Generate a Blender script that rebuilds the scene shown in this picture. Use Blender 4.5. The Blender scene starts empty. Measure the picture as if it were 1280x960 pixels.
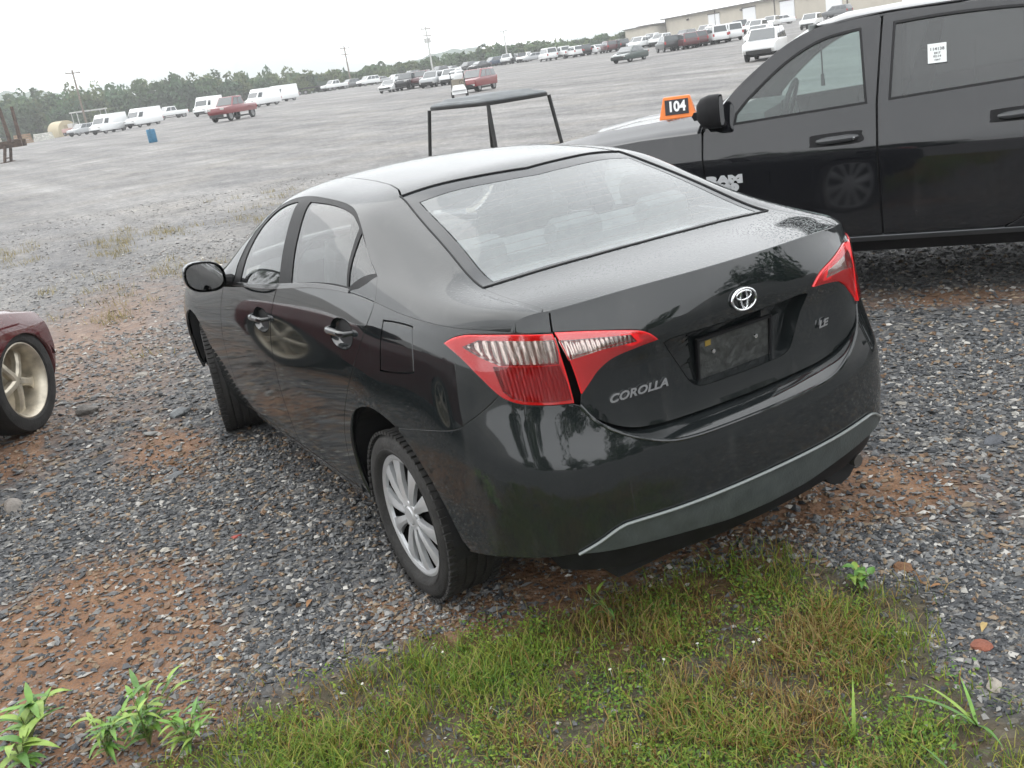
import bpy, bmesh, math, random
import numpy as np
from mathutils import Vector, Matrix
from mathutils.geometry import delaunay_2d_cdt
random.seed(7); RNG = np.random.default_rng(7)
scn = bpy.context.scene; COL = scn.collection
R = math.radians
# ------------------------------------------------------------------ camera
CAMP = np.array([-3.1137, 1.9807, 1.7748])
yaw, pit, rol = -0.562713, -0.290969, -0.140648
F = np.array([math.cos(pit)*math.cos(yaw), math.cos(pit)*math.sin(yaw), math.sin(pit)])
rt = np.cross(F, [0, 0, 1.]); rt /= np.linalg.norm(rt); up = np.cross(rt, F)
RT = math.cos(rol)*rt+math.sin(rol)*up; UP = -math.sin(rol)*rt+math.cos(rol)*up
cam = bpy.data.cameras.new('camera'); cob = bpy.data.objects.new('camera', cam); COL.objects.link(cob)
cob.matrix_world = Matrix(((RT[0], UP[0], -F[0], CAMP[0]), (RT[1], UP[1], -F[1], CAMP[1]), (RT[2], UP[2], -F[2], CAMP[2]), (0, 0, 0, 1)))
cam.sensor_width = 36; cam.sensor_fit = 'HORIZONTAL'; cam.lens = 1233.91/1280*36
cam.shift_x = -86.5469/1280; cam.shift_y = -35.3598/1280
cam.clip_start = .05; cam.clip_end = 20000
scn.camera = cob
# ------------------------------------------------------------------ overcast sky and a soft sun
SUN_EL, SUN_AZ = R(52), R(60)
wd = bpy.data.worlds.new('World'); scn.world = wd; wd.use_nodes = True
nt = wd.node_tree; nt.nodes.clear()
sky = nt.nodes.new('ShaderNodeTexSky'); sky.sky_type = 'NISHITA'; sky.sun_disc = False
sky.sun_elevation = SUN_EL; sky.sun_rotation = SUN_AZ; sky.dust_density = 4; sky.air_density = 1.2
hs = nt.nodes.new('ShaderNodeHueSaturation'); hs.inputs['Saturation'].default_value = .25
cl = nt.nodes.new('ShaderNodeTexNoise'); cl.inputs['Scale'].default_value = 2.2; cl.inputs['Detail'].default_value = 5
cr = nt.nodes.new('ShaderNodeValToRGB'); cr.color_ramp.elements[0].position = .3; cr.color_ramp.elements[1].position = .7
cr.color_ramp.elements[0].color = (16.5, 17.1, 17.6, 1); cr.color_ramp.elements[1].color = (20.6, 20.9, 21.2, 1)
mx = nt.nodes.new('ShaderNodeMix'); mx.data_type = 'RGBA'; mx.inputs[0].default_value = .86
bg = nt.nodes.new('ShaderNodeBackground'); bg.inputs['Strength'].default_value = .1
wo = nt.nodes.new('ShaderNodeOutputWorld'); L = nt.links.new
L(sky.outputs[0], hs.inputs['Color']); L(cl.outputs['Fac'], cr.inputs['Fac'])
L(hs.outputs[0], mx.inputs[6]); L(cr.outputs[0], mx.inputs[7]); L(mx.outputs[2], bg.inputs['Color']); L(bg.outputs[0], wo.inputs['Surface'])
sun = bpy.data.lights.new('sun', 'SUN'); sun.energy = .8; sun.angle = R(75); sun.color = (1, .97, .92)
so = bpy.data.objects.new('sun', sun); COL.objects.link(so)
# light comes from the direction the sky's sun stands in (rotation clockwise from +Y seen from above)
sd = Vector((math.sin(SUN_AZ)*math.cos(SUN_EL), math.cos(SUN_AZ)*math.cos(SUN_EL), math.sin(SUN_EL)))
so.rotation_euler = sd.to_track_quat('Z', 'Y').to_euler(); so.location = (0, 0, 30)
cy = scn.cycles; cy.volume_bounces = 2; cy.max_bounces = 8; cy.diffuse_bounces = 2; cy.glossy_bounces = 4; cy.transparent_max_bounces = 10
vs = scn.view_settings; vs.view_transform = 'Standard'; vs.look = 'None'; vs.exposure = 0.4; vs.gamma = 1
try: vs.use_curve_mapping = False
except Exception: pass
# ------------------------------------------------------------------ helpers
def tag(o, label=None, cat=None, group=None, kind=None, category=None):
    cat = cat or category
    for k, v in (('label', label), ('category', cat), ('group', group), ('kind', kind)):
        if v: o[k] = v
    return o
def empty(name, loc=(0, 0, 0), rz=0, **kw):
    o = bpy.data.objects.new(name, None); COL.objects.link(o); o.location = loc; o.rotation_euler = (0, 0, rz)
    o.empty_display_size = .2
    return tag(o, **kw)
def link(name, me, mats=None, parent=None, **kw):
    o = bpy.data.objects.new(name, me); COL.objects.link(o)
    if mats is not None:
        for m in (mats if isinstance(mats, (list, tuple)) else [mats]): me.materials.append(m)
    if parent is not None: o.parent = parent
    return tag(o, **kw)
def mesh_np(name, V, Fc, smooth=False, nrm=None, mi=None):
    """V (n,3); Fc list/array of faces"""
    me = bpy.data.meshes.new(name)
    if isinstance(Fc, np.ndarray):
        k = Fc.shape[1]; me.vertices.add(len(V)); me.vertices.foreach_set('co', np.asarray(V, np.float32).ravel())
        me.loops.add(Fc.size); me.loops.foreach_set('vertex_index', Fc.astype(np.int32).ravel())
        me.polygons.add(len(Fc)); me.polygons.foreach_set('loop_start', np.arange(len(Fc), dtype=np.int32)*k)
        me.update(calc_edges=True)
    else: me.from_pydata([tuple(map(float, v)) for v in V], [], [tuple(int(i) for i in f) for f in Fc]); me.update()
    me.polygons.foreach_set('use_smooth', np.full(len(me.polygons), bool(smooth)))
    if mi is not None: me.polygons.foreach_set('material_index', np.asarray(mi, np.int32))
    if nrm is not None: me.normals_split_custom_set_from_vertices([tuple(map(float, n)) for n in nrm])
    return me
class MB:
    """collects boxes, tubes, lathes into one mesh"""
    def __init__(s): s.v = []; s.f = []; s.m = []; s.mi = 0
    def add(s, V, Fs):
        b = len(s.v); s.v += [tuple(map(float, p)) for p in V]; s.f += [tuple(int(i)+b for i in f) for f in Fs]; s.m += [s.mi]*len(Fs); return s
    def box(s, c, d, rz=0, M=None, taper=1.0, tx=None):
        c = np.array(c, float); h = np.array(d, float)/2; P = []
        for z in (-1, 1):
            t = taper if z > 0 else 1; t2 = (tx if tx is not None else taper) if z > 0 else 1
            for x, y in ((-1, -1), (1, -1), (1, 1), (-1, 1)): P.append((x*h[0]*t2, y*h[1]*t, z*h[2]))
        P = np.array(P); cz, sz = math.cos(rz), math.sin(rz)
        P = P@np.array([[cz, sz, 0], [-sz, cz, 0], [0, 0, 1]])
        if M is not None: P = P@np.array(M).T
        return s.add(P+c, [(0, 3, 2, 1), (4, 5, 6, 7), (0, 1, 5, 4), (1, 2, 6, 5), (2, 3, 7, 6), (3, 0, 4, 7)])
    def tube(s, pts, r, n=8, cap=True):
        pts = [np.array(p, float) for p in pts]; rr = r if isinstance(r, (list, tuple)) else [r]*len(pts); V = []; Fs = []
        for i, p in enumerate(pts):
            t = pts[min(i+1, len(pts)-1)]-pts[max(i-1, 0)]; t /= (np.linalg.norm(t)+1e-9)
            a = np.cross(t, [0, 0, 1.]) if abs(t[2]) < .95 else np.cross(t, [1., 0, 0]); a /= np.linalg.norm(a); b = np.cross(t, a)
            for k in range(n): V.append(p+rr[i]*(a*math.cos(2*math.pi*k/n)+b*math.sin(2*math.pi*k/n)))
        for i in range(len(pts)-1):
            for k in range(n): Fs.append((i*n+k, i*n+(k+1) % n, (i+1)*n+(k+1) % n, (i+1)*n+k))
        if cap: Fs += [tuple(range(n))[::-1], tuple((len(pts)-1)*n+k for k in range(n))]
        return s.add(V, Fs)
    def lathe(s, prof, n=32, axis='y', c=(0, 0, 0)):
        """prof: list of (radius, axial)"""
        V = []; Fs = []
        for r, a in prof:
            for k in range(n):
                q = 2*math.pi*k/n; x, z = r*math.cos(q), r*math.sin(q)
                V.append({'y': (c[0]+x, c[1]+a, c[2]+z), 'z': (c[0]+x, c[1]+z, c[2]+a), 'x': (c[0]+a, c[1]+x, c[2]+z)}[axis])
        for i in range(len(prof)-1):
            for k in range(n): Fs.append((i*n+k, i*n+(k+1) % n, (i+1)*n+(k+1) % n, (i+1)*n+k))
        return s.add(V, Fs)
    def prism(s, poly, axis, a0, a1):
        """poly 2-D outline extruded along an axis: 'y' -> (x,z) outline, 'x' -> (y,z), 'z' -> (x,y)"""
        n = len(poly); V = []
        for a in (a0, a1):
            for p in poly: V.append({'y': (p[0], a, p[1]), 'x': (a, p[0], p[1]), 'z': (p[0], p[1], a)}[axis])
        Fs = [tuple(range(n)), tuple(range(2*n-1, n-1, -1))]+[(i, i+n, (i+1) % n+n, (i+1) % n) for i in range(n)]
        return s.add(V, Fs)
    def mesh(s, name, smooth=False, bevel=0, auto=None):
        me = bpy.data.meshes.new(name); me.from_pydata(s.v, [], s.f); me.update()
        bm = bmesh.new(); bm.from_mesh(me)
        for f, m in zip(bm.faces, s.m): f.material_index = m
        if bevel:
            bmesh.ops.remove_doubles(bm, verts=bm.verts, dist=1e-5)
            es = [e for e in bm.edges if len(e.link_faces) == 2 and e.calc_face_angle(0) > .6]
            bmesh.ops.bevel(bm, geom=es, offset=bevel, segments=2, affect='EDGES', profile=.6, clamp_overlap=True)
        bmesh.ops.recalc_face_normals(bm, faces=bm.faces); bm.to_mesh(me); bm.free()
        me.polygons.foreach_set('use_smooth', np.full(len(me.polygons), bool(smooth)))
        if smooth: me.set_sharp_from_angle(angle=R(35))
        return me
    def build(s, name, mats, parent=None, smooth=False, bevel=0, **kw):
        return link(name, s.mesh(name, smooth, bevel), mats, parent, **kw)
def copy_tree(o, parent=None):
    c = o.copy(); COL.objects.link(c)
    if parent is not None: c.parent = parent
    for ch in o.children: copy_tree(ch, c)
    return c
# ---- materials
MATS = {}
def mat(name, col, rough=.5, metal=0., coat=0., coat_r=.03, spec=.5, emis=None, trans=0., ior=1.5, noise=None, bump=None, alpha=1):
    """noise=(scale, amount) varies the base colour, bump=(scale, strength) gives fine relief"""
    m = bpy.data.materials.new(name); m.use_nodes = True; n = m.node_tree.nodes; l = m.node_tree.links.new
    b = n['Principled BSDF']; b.inputs['Base Color'].default_value = (*col, 1); b.inputs['Roughness'].default_value = rough
    b.inputs['Metallic'].default_value = metal; b.inputs['Coat Weight'].default_value = coat; b.inputs['Coat Roughness'].default_value = coat_r
    b.inputs['Specular IOR Level'].default_value = spec; b.inputs['IOR'].default_value = ior; b.inputs['Transmission Weight'].default_value = trans
    if emis: b.inputs['Emission Color'].default_value = (*emis[:3], 1); b.inputs['Emission Strength'].default_value = emis[3]
    tc = n.new('ShaderNodeTexCoord')
    if noise:
        t = n.new('ShaderNodeTexNoise'); t.inputs['Scale'].default_value = noise[0]; t.inputs['Detail'].default_value = 6; l(tc.outputs['Object'], t.inputs['Vector'])
        r = n.new('ShaderNodeValToRGB'); a = noise[1]
        r.color_ramp.elements[0].position = .3; r.color_ramp.elements[1].position = .7
        r.color_ramp.elements[0].color = (*[c*(1-a) for c in col], 1); r.color_ramp.elements[1].color = (*[min(1, c*(1+a)) for c in col], 1)
        l(t.outputs['Fac'], r.inputs['Fac']); l(r.outputs[0], b.inputs['Base Color'])
    if bump:
        t = n.new('ShaderNodeTexNoise'); t.inputs['Scale'].default_value = bump[0]; t.inputs['Detail'].default_value = 4; l(tc.outputs['Object'], t.inputs['Vector'])
        bp = n.new('ShaderNodeBump'); bp.inputs['Strength'].default_value = bump[1]; bp.inputs['Distance'].default_value = .02
        l(t.outputs['Fac'], bp.inputs['Height']); l(bp.outputs[0], b.inputs['Normal'])
    MATS[name] = m; return m
def paint(name, col, metal=0., dust=.06, drops=1., coat_r=.03, dustcol=(.32, .31, .29)):
    """clear-coated paint with a thin dust film, run marks and rain drops on the upward faces"""
    m = mat(name, col, .5, metal, 1.0, coat_r, spec=0.); m.node_tree.nodes['Principled BSDF'].inputs['Coat IOR'].default_value = 1.66; n = m.node_tree.nodes; l = m.node_tree.links.new; b = n['Principled BSDF']
    tc = n.new('ShaderNodeTexCoord'); ge = n.new('ShaderNodeNewGeometry'); sx = n.new('ShaderNodeSeparateXYZ'); l(ge.outputs['Normal'], sx.inputs[0])
    upm = n.new('ShaderNodeMapRange'); upm.inputs['From Min'].default_value = .9; upm.inputs['From Max'].default_value = .98; l(sx.outputs['Z'], upm.inputs['Value'])
    # dust
    d1 = n.new('ShaderNodeTexNoise'); d1.inputs['Scale'].default_value = 3.5; d1.inputs['Detail'].default_value = 8; d1.inputs['Roughness'].default_value = .65; l(tc.outputs['Object'], d1.inputs['Vector'])
    # vertical run marks
    mp = n.new('ShaderNodeMapping'); mp.inputs['Scale'].default_value = (26, 26, 2.2); l(tc.outputs['Object'], mp.inputs['Vector'])
    d2 = n.new('ShaderNodeTexNoise'); d2.inputs['Scale'].default_value = 1.; d2.inputs['Detail'].default_value = 3; l(mp.outputs[0], d2.inputs['Vector'])
    r2 = n.new('ShaderNodeMapRange'); r2.inputs['From Min'].default_value = .58; r2.inputs['From Max'].default_value = .75; l(d2.outputs['Fac'], r2.inputs['Value'])
    ad = n.new('ShaderNodeMath'); ad.operation = 'MULTIPLY_ADD'; ad.inputs[1].default_value = 1.8; l(r2.outputs[0], ad.inputs[0]); l(d1.outputs['Fac'], ad.inputs[2])
    ml = n.new('ShaderNodeMath'); ml.operation = 'MULTIPLY'; ml.inputs[1].default_value = dust; l(ad.outputs[0], ml.inputs[0])
    mixc = n.new('ShaderNodeMix'); mixc.data_type = 'RGBA'; mixc.inputs[6].default_value = (*col, 1); mixc.inputs[7].default_value = (*dustcol, 1)
    l(ml.outputs[0], mixc.inputs[0]); l(mixc.outputs[2], b.inputs['Base Color'])
    cm = n.new('ShaderNodeMath'); cm.operation = 'MULTIPLY_ADD'; cm.inputs[1].default_value = .06; cm.inputs[2].default_value = coat_r-.02; l(d1.outputs['Fac'], cm.inputs[0])
    ob = n.new('ShaderNodeSeparateXYZ'); l(tc.outputs['Object'], ob.inputs[0]); lowz = n.new('ShaderNodeMapRange'); lowz.inputs['From Min'].default_value = .85; lowz.inputs['From Max'].default_value = .30; l(ob.outputs['Z'], lowz.inputs['Value'])   # road film thickens towards the sills
    rf = n.new('ShaderNodeMath'); rf.operation = 'MULTIPLY_ADD'; rf.inputs[1].default_value = .045; l(lowz.outputs[0], rf.inputs[0]); l(cm.outputs[0], rf.inputs[2]); l(rf.outputs[0], b.inputs['Coat Roughness'])
    fm_ = n.new('ShaderNodeMath'); fm_.operation = 'MULTIPLY_ADD'; fm_.inputs[1].default_value = .014; l(lowz.outputs[0], fm_.inputs[0]); l(ml.outputs[0], fm_.inputs[2]); l(fm_.outputs[0], mixc.inputs[0])
    # drops
    v = n.new('ShaderNodeTexVoronoi'); v.inputs['Scale'].default_value = 95; l(tc.outputs['Object'], v.inputs['Vector'])
    vr = n.new('ShaderNodeMapRange'); vr.inputs['From Min'].default_value = .42; vr.inputs['From Max'].default_value = .1; l(v.outputs['Distance'], vr.inputs['Value'])
    m1 = n.new('ShaderNodeMath'); m1.operation = 'MULTIPLY'; l(vr.outputs[0], m1.inputs[0]); l(upm.outputs[0], m1.inputs[1])
    bp = n.new('ShaderNodeBump'); bp.inputs['Strength'].default_value = .12*drops; bp.inputs['Distance'].default_value = .004; l(m1.outputs[0], bp.inputs['Height'])
    l(bp.outputs[0], b.inputs['Coat Normal'])
    return m
def ribbed(name, col, rough, metal, scale):
    m = mat(name, col, rough, metal, coat=0.); n = m.node_tree.nodes; l = m.node_tree.links.new; tc = n.new('ShaderNodeTexCoord')
    w = n.new('ShaderNodeTexWave'); w.inputs['Scale'].default_value = scale/6.28; w.inputs['Distortion'].default_value = .6; w.bands_direction = 'Y'; l(tc.outputs['Object'], w.inputs['Vector'])
    w2 = n.new('ShaderNodeTexWave'); w2.inputs['Scale'].default_value = scale/14; w2.bands_direction = 'X'; l(tc.outputs['Object'], w2.inputs['Vector'])
    a = n.new('ShaderNodeMath'); a.operation = 'ADD'; l(w.outputs['Fac'], a.inputs[0]); l(w2.outputs['Fac'], a.inputs[1])
    bp = n.new('ShaderNodeBump'); bp.inputs['Strength'].default_value = .55; bp.inputs['Distance'].default_value = .004; l(a.outputs[0], bp.inputs['Height']); l(bp.outputs[0], n['Principled BSDF'].inputs['Normal'])
    return m
def glass(name, tint=(.75, .82, .80), film=.05, filmcol=(.6, .63, .64), drops=0., rough=0.02, ior=1.5):
    m = bpy.data.materials.new(name); m.use_nodes = True; n = m.node_tree.nodes; l = m.node_tree.links.new; n.clear()
    o = n.new('ShaderNodeOutputMaterial'); tr = n.new('ShaderNodeBsdfTransparent'); tr.inputs[0].default_value = (*tint, 1)
    gl = n.new('ShaderNodeBsdfGlossy'); gl.inputs['Roughness'].default_value = rough; gl.inputs['Color'].default_value = (1, 1, 1, 1)
    fr = n.new('ShaderNodeFresnel'); fr.inputs['IOR'].default_value = ior*1.12
    df = n.new('ShaderNodeBsdfDiffuse'); df.inputs[0].default_value = (*filmcol, 1)
    a = n.new('ShaderNodeMixShader'); c = n.new('ShaderNodeMixShader')
    tc = n.new('ShaderNodeTexCoord'); ns = n.new('ShaderNodeTexNoise'); ns.inputs['Scale'].default_value = 5; ns.inputs['Detail'].default_value = 6; l(tc.outputs['Object'], ns.inputs['Vector'])
    mm = n.new('ShaderNodeMath'); mm.operation = 'MULTIPLY_ADD'; mm.inputs[1].default_value = film*.5; mm.inputs[2].default_value = film*.75; l(ns.outputs['Fac'], mm.inputs[0])
    l(mm.outputs[0], a.inputs[0]); l(tr.outputs[0], a.inputs[1]); l(df.outputs[0], a.inputs[2])
    l(fr.outputs[0], c.inputs[0]); l(a.outputs[0], c.inputs[1]); l(gl.outputs[0], c.inputs[2]); l(c.outputs[0], o.inputs[0])
    if drops:
        v = n.new('ShaderNodeTexVoronoi'); v.inputs['Scale'].default_value = 110; l(tc.outputs['Object'], v.inputs['Vector'])
        vr = n.new('ShaderNodeMapRange'); vr.inputs['From Min'].default_value = .35; vr.inputs['From Max'].default_value = .1; l(v.outputs['Distance'], vr.inputs['Value'])
        bp = n.new('ShaderNodeBump'); bp.inputs['Strength'].default_value = drops; bp.inputs['Distance'].default_value = .003; l(vr.outputs[0], bp.inputs['Height'])
        l(bp.outputs[0], gl.inputs['Normal'])
    MATS[name] = m; return m
# ---- 2-D outlines and panels on analytic surfaces
def crv(pts, n=8):
    """smooth open curve through points (Catmull-Rom)"""
    P = np.array(pts, float); out = []
    Q = np.vstack([2*P[0]-P[1], P, 2*P[-1]-P[-2]])
    for i in range(1, len(Q)-2):
        a, b, c, d = Q[i-1], Q[i], Q[i+1], Q[i+2]
        for k in range(n):
            t = k/n; out.append(.5*((2*b)+(-a+c)*t+(2*a-5*b+4*c-d)*t*t+(-a+3*b-3*c+d)*t**3))
    out.append(P[-1]); return [tuple(p) for p in out]
def ccrv(pts, n=8):
    P = np.array(pts, float); N = len(P); out = []
    for i in range(N):
        a, b, c, d = P[i-1], P[i], P[(i+1) % N], P[(i+2) % N]
        for k in range(n):
            t = k/n; out.append(tuple(.5*((2*b)+(-a+c)*t+(2*a-5*b+4*c-d)*t*t+(-a+3*b-3*c+d)*t**3)))
    return out
def clean(p, eps=1e-4):
    out = []
    for q in p:
        if not out or math.hypot(q[0]-out[-1][0], q[1]-out[-1][1]) > eps: out.append((float(q[0]), float(q[1])))
    if math.hypot(out[0][0]-out[-1][0], out[0][1]-out[-1][1]) < eps: out.pop()
    return out
def dens(p, h):
    p = clean(p); out = []
    for i in range(len(p)):
        a, b = p[i], p[(i+1) % len(p)]; n = max(1, int(math.ceil(math.hypot(b[0]-a[0], b[1]-a[1])/h)))
        for k in range(n): out.append((a[0]+(b[0]-a[0])*k/n, a[1]+(b[1]-a[1])*k/n))
    return out
def area(p):
    p = np.array(p); q = np.roll(p, -1, 0); return .5*np.sum(p[:, 0]*q[:, 1]-q[:, 0]*p[:, 1])
def shrink(p, g):
    p = np.array(clean(p)); s = 1 if area(p) > 0 else -1
    e = np.roll(p, -1, 0)-p; e /= np.linalg.norm(e, axis=1)[:, None]; n = np.stack([-e[:, 1], e[:, 0]], 1)*s
    m = n+np.roll(n, 1, 0); l2 = (m*m).sum(1); m = m/np.maximum(l2, .5)[:, None]*2*.5*2
    return [tuple(q) for q in p+m*g*1.0]
def inside(P, poly):
    P = np.asarray(P, float); poly = np.asarray(poly, float); x, y = P[:, 0], P[:, 1]; r = np.zeros(len(P), bool)
    for (x0, y0), (x1, y1) in zip(poly, np.roll(poly, -1, 0)):
        c = ((y0 > y) != (y1 > y)); 
        if y1 != y0: r ^= c & (x < (x1-x0)*(y-y0)/(y1-y0)+x0)
    return r
def segdist(P, poly):
    P = np.asarray(P, float); d = np.full(len(P), 1e9); poly = np.asarray(poly, float)
    for a, b in zip(poly, np.roll(poly, -1, 0)):
        ab = b-a; t = np.clip(((P-a)@ab)/(ab@ab+1e-12), 0, 1); d = np.minimum(d, np.linalg.norm(P-a-t[:, None]*ab, axis=1))
    return d
def patch(poly, fn, h=.03, holes=(), gap=0., rim=.012, ctr=(1.3, 0, .7), off=0., mirror=False, hb=None):
    """triangulated piece of surface fn((n,2))->(n,3) inside a 2-D outline; returns V,F,N"""
    hb = hb or h*.6
    loops = [dens(shrink(poly, gap) if gap else poly, hb)]+[dens(shrink(q, -gap) if gap else q, hb) for q in holes]
    pts = []; edges = []
    for lp in loops:
        b = len(pts); pts += lp; edges += [(b+i, b+(i+1) % len(lp)) for i in range(len(lp))]
    A = np.array(loops[0]); lo, hi = A.min(0), A.max(0)
    gx, gy = np.meshgrid(np.arange(lo[0]+h/2, hi[0], h), np.arange(lo[1]+h/2, hi[1], h)); gx = gx+(np.arange(gx.shape[0])[:, None] % 2)*h/2
    G = np.stack([gx.ravel(), gy.ravel()], 1)
    if len(G):
        k = inside(G, loops[0]); G = G[k]
        for lp in loops[1:]:
            if len(G): G = G[~inside(G, lp)]
        for lp in loops:
            if len(G): G = G[segdist(G, lp) > h*.45]
        pts = pts+[tuple(g) for g in G]
    vo, eo, fo, ov, oe, of = delaunay_2d_cdt([Vector(p) for p in pts], edges, [], 0, 1e-6)
    D = np.array([tuple(v) for v in vo]); Tn = np.array([tuple(f) for f in fo])
    c = D[Tn].mean(1); k = inside(c, loops[0])
    for lp in loops[1:]: k &= ~inside(c, lp)
    Tn = Tn[k]
    e = 2e-3
    def fm(p):
        q = fn(np.asarray(p, float)); return q*np.array([1, -1, 1]) if mirror else q
    def nr(p):
        a = fm(p+[e, 0])-fm(p-[e, 0]); b = fm(p+[0, e])-fm(p-[0, e]); n = np.cross(a, b); n /= (np.linalg.norm(n, axis=1)[:, None]+1e-12)
        n *= np.sign(((fm(p)-np.array(ctr))*n).sum(1))[:, None]; return n
    V = fm(D); N = nr(D); V = V+N*off
    tn = np.cross(V[Tn[:, 1]]-V[Tn[:, 0]], V[Tn[:, 2]]-V[Tn[:, 0]]); fl = (tn*N[Tn[:, 0]]).sum(1) < 0; Tn[fl] = Tn[fl][:, ::-1]
    Vs, Ns, Fs = [V], [N], [tuple(t) for t in Tn]; b = len(V)
    if rim:
        for lp in loops:
            q = np.array(lp); P = fm(q); n = nr(q); P = P+n*off; m = len(q)
            tg = np.roll(P, -1, 0)-np.roll(P, 1, 0); on = np.cross(tg, n); on /= (np.linalg.norm(on, axis=1)[:, None]+1e-12)
            if (on*(P-P.mean(0))).sum() < 0: on = -on
            n1 = n*.5+on*.6; n1 /= np.linalg.norm(n1, axis=1)[:, None]
            Vs += [P, P-n*.0016+on*.0012, P-n*rim]; Ns += [n, n1, on]
            for i in range(m):
                j = (i+1) % m
                for r0 in (0, m):
                    f = (b+r0+i, b+r0+j, b+r0+m+j, b+r0+m+i); Fs.append(f)
            b += 3*m
    V = np.vstack(Vs); N = np.vstack(Ns)
    # orient rim quads by their normals
    out = []
    for f in Fs:
        if len(f) == 4:
            nn = np.cross(V[f[1]]-V[f[0]], V[f[3]]-V[f[0]])
            if nn@(N[f[0]]+N[f[2]]) < 0: f = f[::-1]
        out.append(f)
    return V, out, N
def panel(name, parent, mats, patches, **kw):
    """patches: list of dicts/tuples for patch(); joined into one mesh object"""
    Vs, Fs, Ns, b = [], [], [], 0
    for p in patches:
        V, Fc, N = patch(**p); Vs.append(V); Ns.append(N); Fs += [tuple(i+b for i in f) for f in Fc]; b += len(V)
    me = mesh_np(name, np.vstack(Vs), Fs, True, np.vstack(Ns))
    return link(name, me, mats, parent, **kw)
def text_mesh(txt, size, depth, shear=0., space=1., width=1., font_bevel=0.):
    cu = bpy.data.curves.new('t', 'FONT'); cu.body = txt; cu.size = size; cu.extrude = depth; cu.shear = shear; cu.space_character = space
    cu.align_x = 'CENTER'; cu.align_y = 'CENTER'; cu.offset = font_bevel; cu.resolution_u = 3
    o = bpy.data.objects.new('t', cu); COL.objects.link(o)
    dg = bpy.context.evaluated_depsgraph_get(); me = bpy.data.meshes.new_from_object(o.evaluated_get(dg))
    bpy.data.objects.remove(o); bpy.data.curves.remove(cu)
    if width != 1:
        for v in me.vertices: v.co.x *= width
    return me
def frame_matrix(o, xdir, n):
    """matrix whose X is xdir, Z is the normal n"""
    n = Vector(n).normalized(); x = Vector(xdir); x = (x-n*x.dot(n)).normalized(); y = n.cross(x)
    return Matrix(((x[0], y[0], n[0], o[0]), (x[1], y[1], n[1], o[1]), (x[2], y[2], n[2], o[2]), (0, 0, 0, 1)))
def ncs(x,Y,q):
    """natural cubic spline; x (n,), Y (n,...) , q (m,)"""
    x=np.asarray(x,float); Y=np.asarray(Y,float); q=np.asarray(q,float); n=len(x)
    h=np.diff(x); A=np.zeros((n,n)); A[0,0]=A[-1,-1]=1
    B=np.zeros_like(Y)
    for i in range(1,n-1):
        A[i,i-1]=h[i-1];A[i,i]=2*(h[i-1]+h[i]);A[i,i+1]=h[i]
        B[i]=6*((Y[i+1]-Y[i])/h[i]-(Y[i]-Y[i-1])/h[i-1])
    M=np.linalg.solve(A,B.reshape(n,-1)).reshape(Y.shape)
    k=np.clip(np.searchsorted(x,q)-1,0,n-2); sh=(-1,)+(1,)*(Y.ndim-1)
    hk=h[k].reshape(sh); a=((x[k+1]-q)).reshape(sh)/hk; b=1-a
    return a*Y[k]+b*Y[k+1]+((a**3-a)*M[k]+(b**3-b)*M[k+1])*hk*hk/6
def pch(x,Y,q):
    """monotone cubic (pchip) ; x(n,), Y(n,...), q(m,)"""
    x=np.asarray(x,float); Y=np.asarray(Y,float); q=np.clip(np.asarray(q,float),x[0],x[-1])
    h=np.diff(x).reshape((-1,)+(1,)*(Y.ndim-1)); dl=np.diff(Y,axis=0)/h
    m=np.zeros_like(Y); a,b=dl[:-1],dl[1:]
    w1=2*h[1:]+h[:-1]; w2=h[1:]+2*h[:-1]
    with np.errstate(divide='ignore',invalid='ignore'):
        mm=(w1+w2)/(w1/a+w2/b)
    m[1:-1]=np.where(a*b>0,mm,0); m[0]=dl[0]; m[-1]=dl[-1]
    k=np.clip(np.searchsorted(x,q)-1,0,len(x)-2); sh=(-1,)+(1,)*(Y.ndim-1)
    hk=h[k]; t=(q-x[k]).reshape(sh)/hk
    return Y[k]*(1+2*t)*(1-t)**2+m[k]*hk*t*(1-t)**2+Y[k+1]*t*t*(3-2*t)+m[k+1]*hk*t*t*(t-1)
# ---------- lower body wrap: plan contour from rear centre to front centre
CX=[-.985,-.977,-.955,-.915,-.83,-.69,-.47,-.2,0.,.3,.7,1.2,1.8,2.3,2.66,2.95,3.2,3.38,3.50,3.57,3.60]
CY=[0,.25,.44,.59,.72,.805,.860,.88,.888,.882,.876,.875,.872,.872,.872,.852,.79,.69,.50,.25,0]
_c=np.stack([CX,CY],1)
_s=np.concatenate([[0],np.cumsum(np.linalg.norm(np.diff(_c,axis=0),axis=1))])
_f=ncs(_s,_c,np.linspace(0,_s[-1],60000))
SL=np.concatenate([[0],np.cumsum(np.linalg.norm(np.diff(_f,axis=0),axis=1))]); SMAX=SL[-1]
def con(s): return np.stack([np.interp(s,SL,_f[:,0]),np.interp(s,SL,_f[:,1])],-1)
_t=np.gradient(_f,SL,axis=0); 
def cnor(s):
    tx=np.interp(s,SL,_t[:,0]);ty=np.interp(s,SL,_t[:,1]); l=np.hypot(tx,ty); return np.stack([-ty/l, tx/l],-1)*-1*-1
def s_of_x(x): # side only
    m=(_f[:,0]>-.8)&(_f[:,0]<3.2); return np.interp(x,_f[m,0],SL[m])
ZK=[.20,.28,.36,.45,.55,.65,.75,.85,.95,1.05,1.15]
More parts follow.
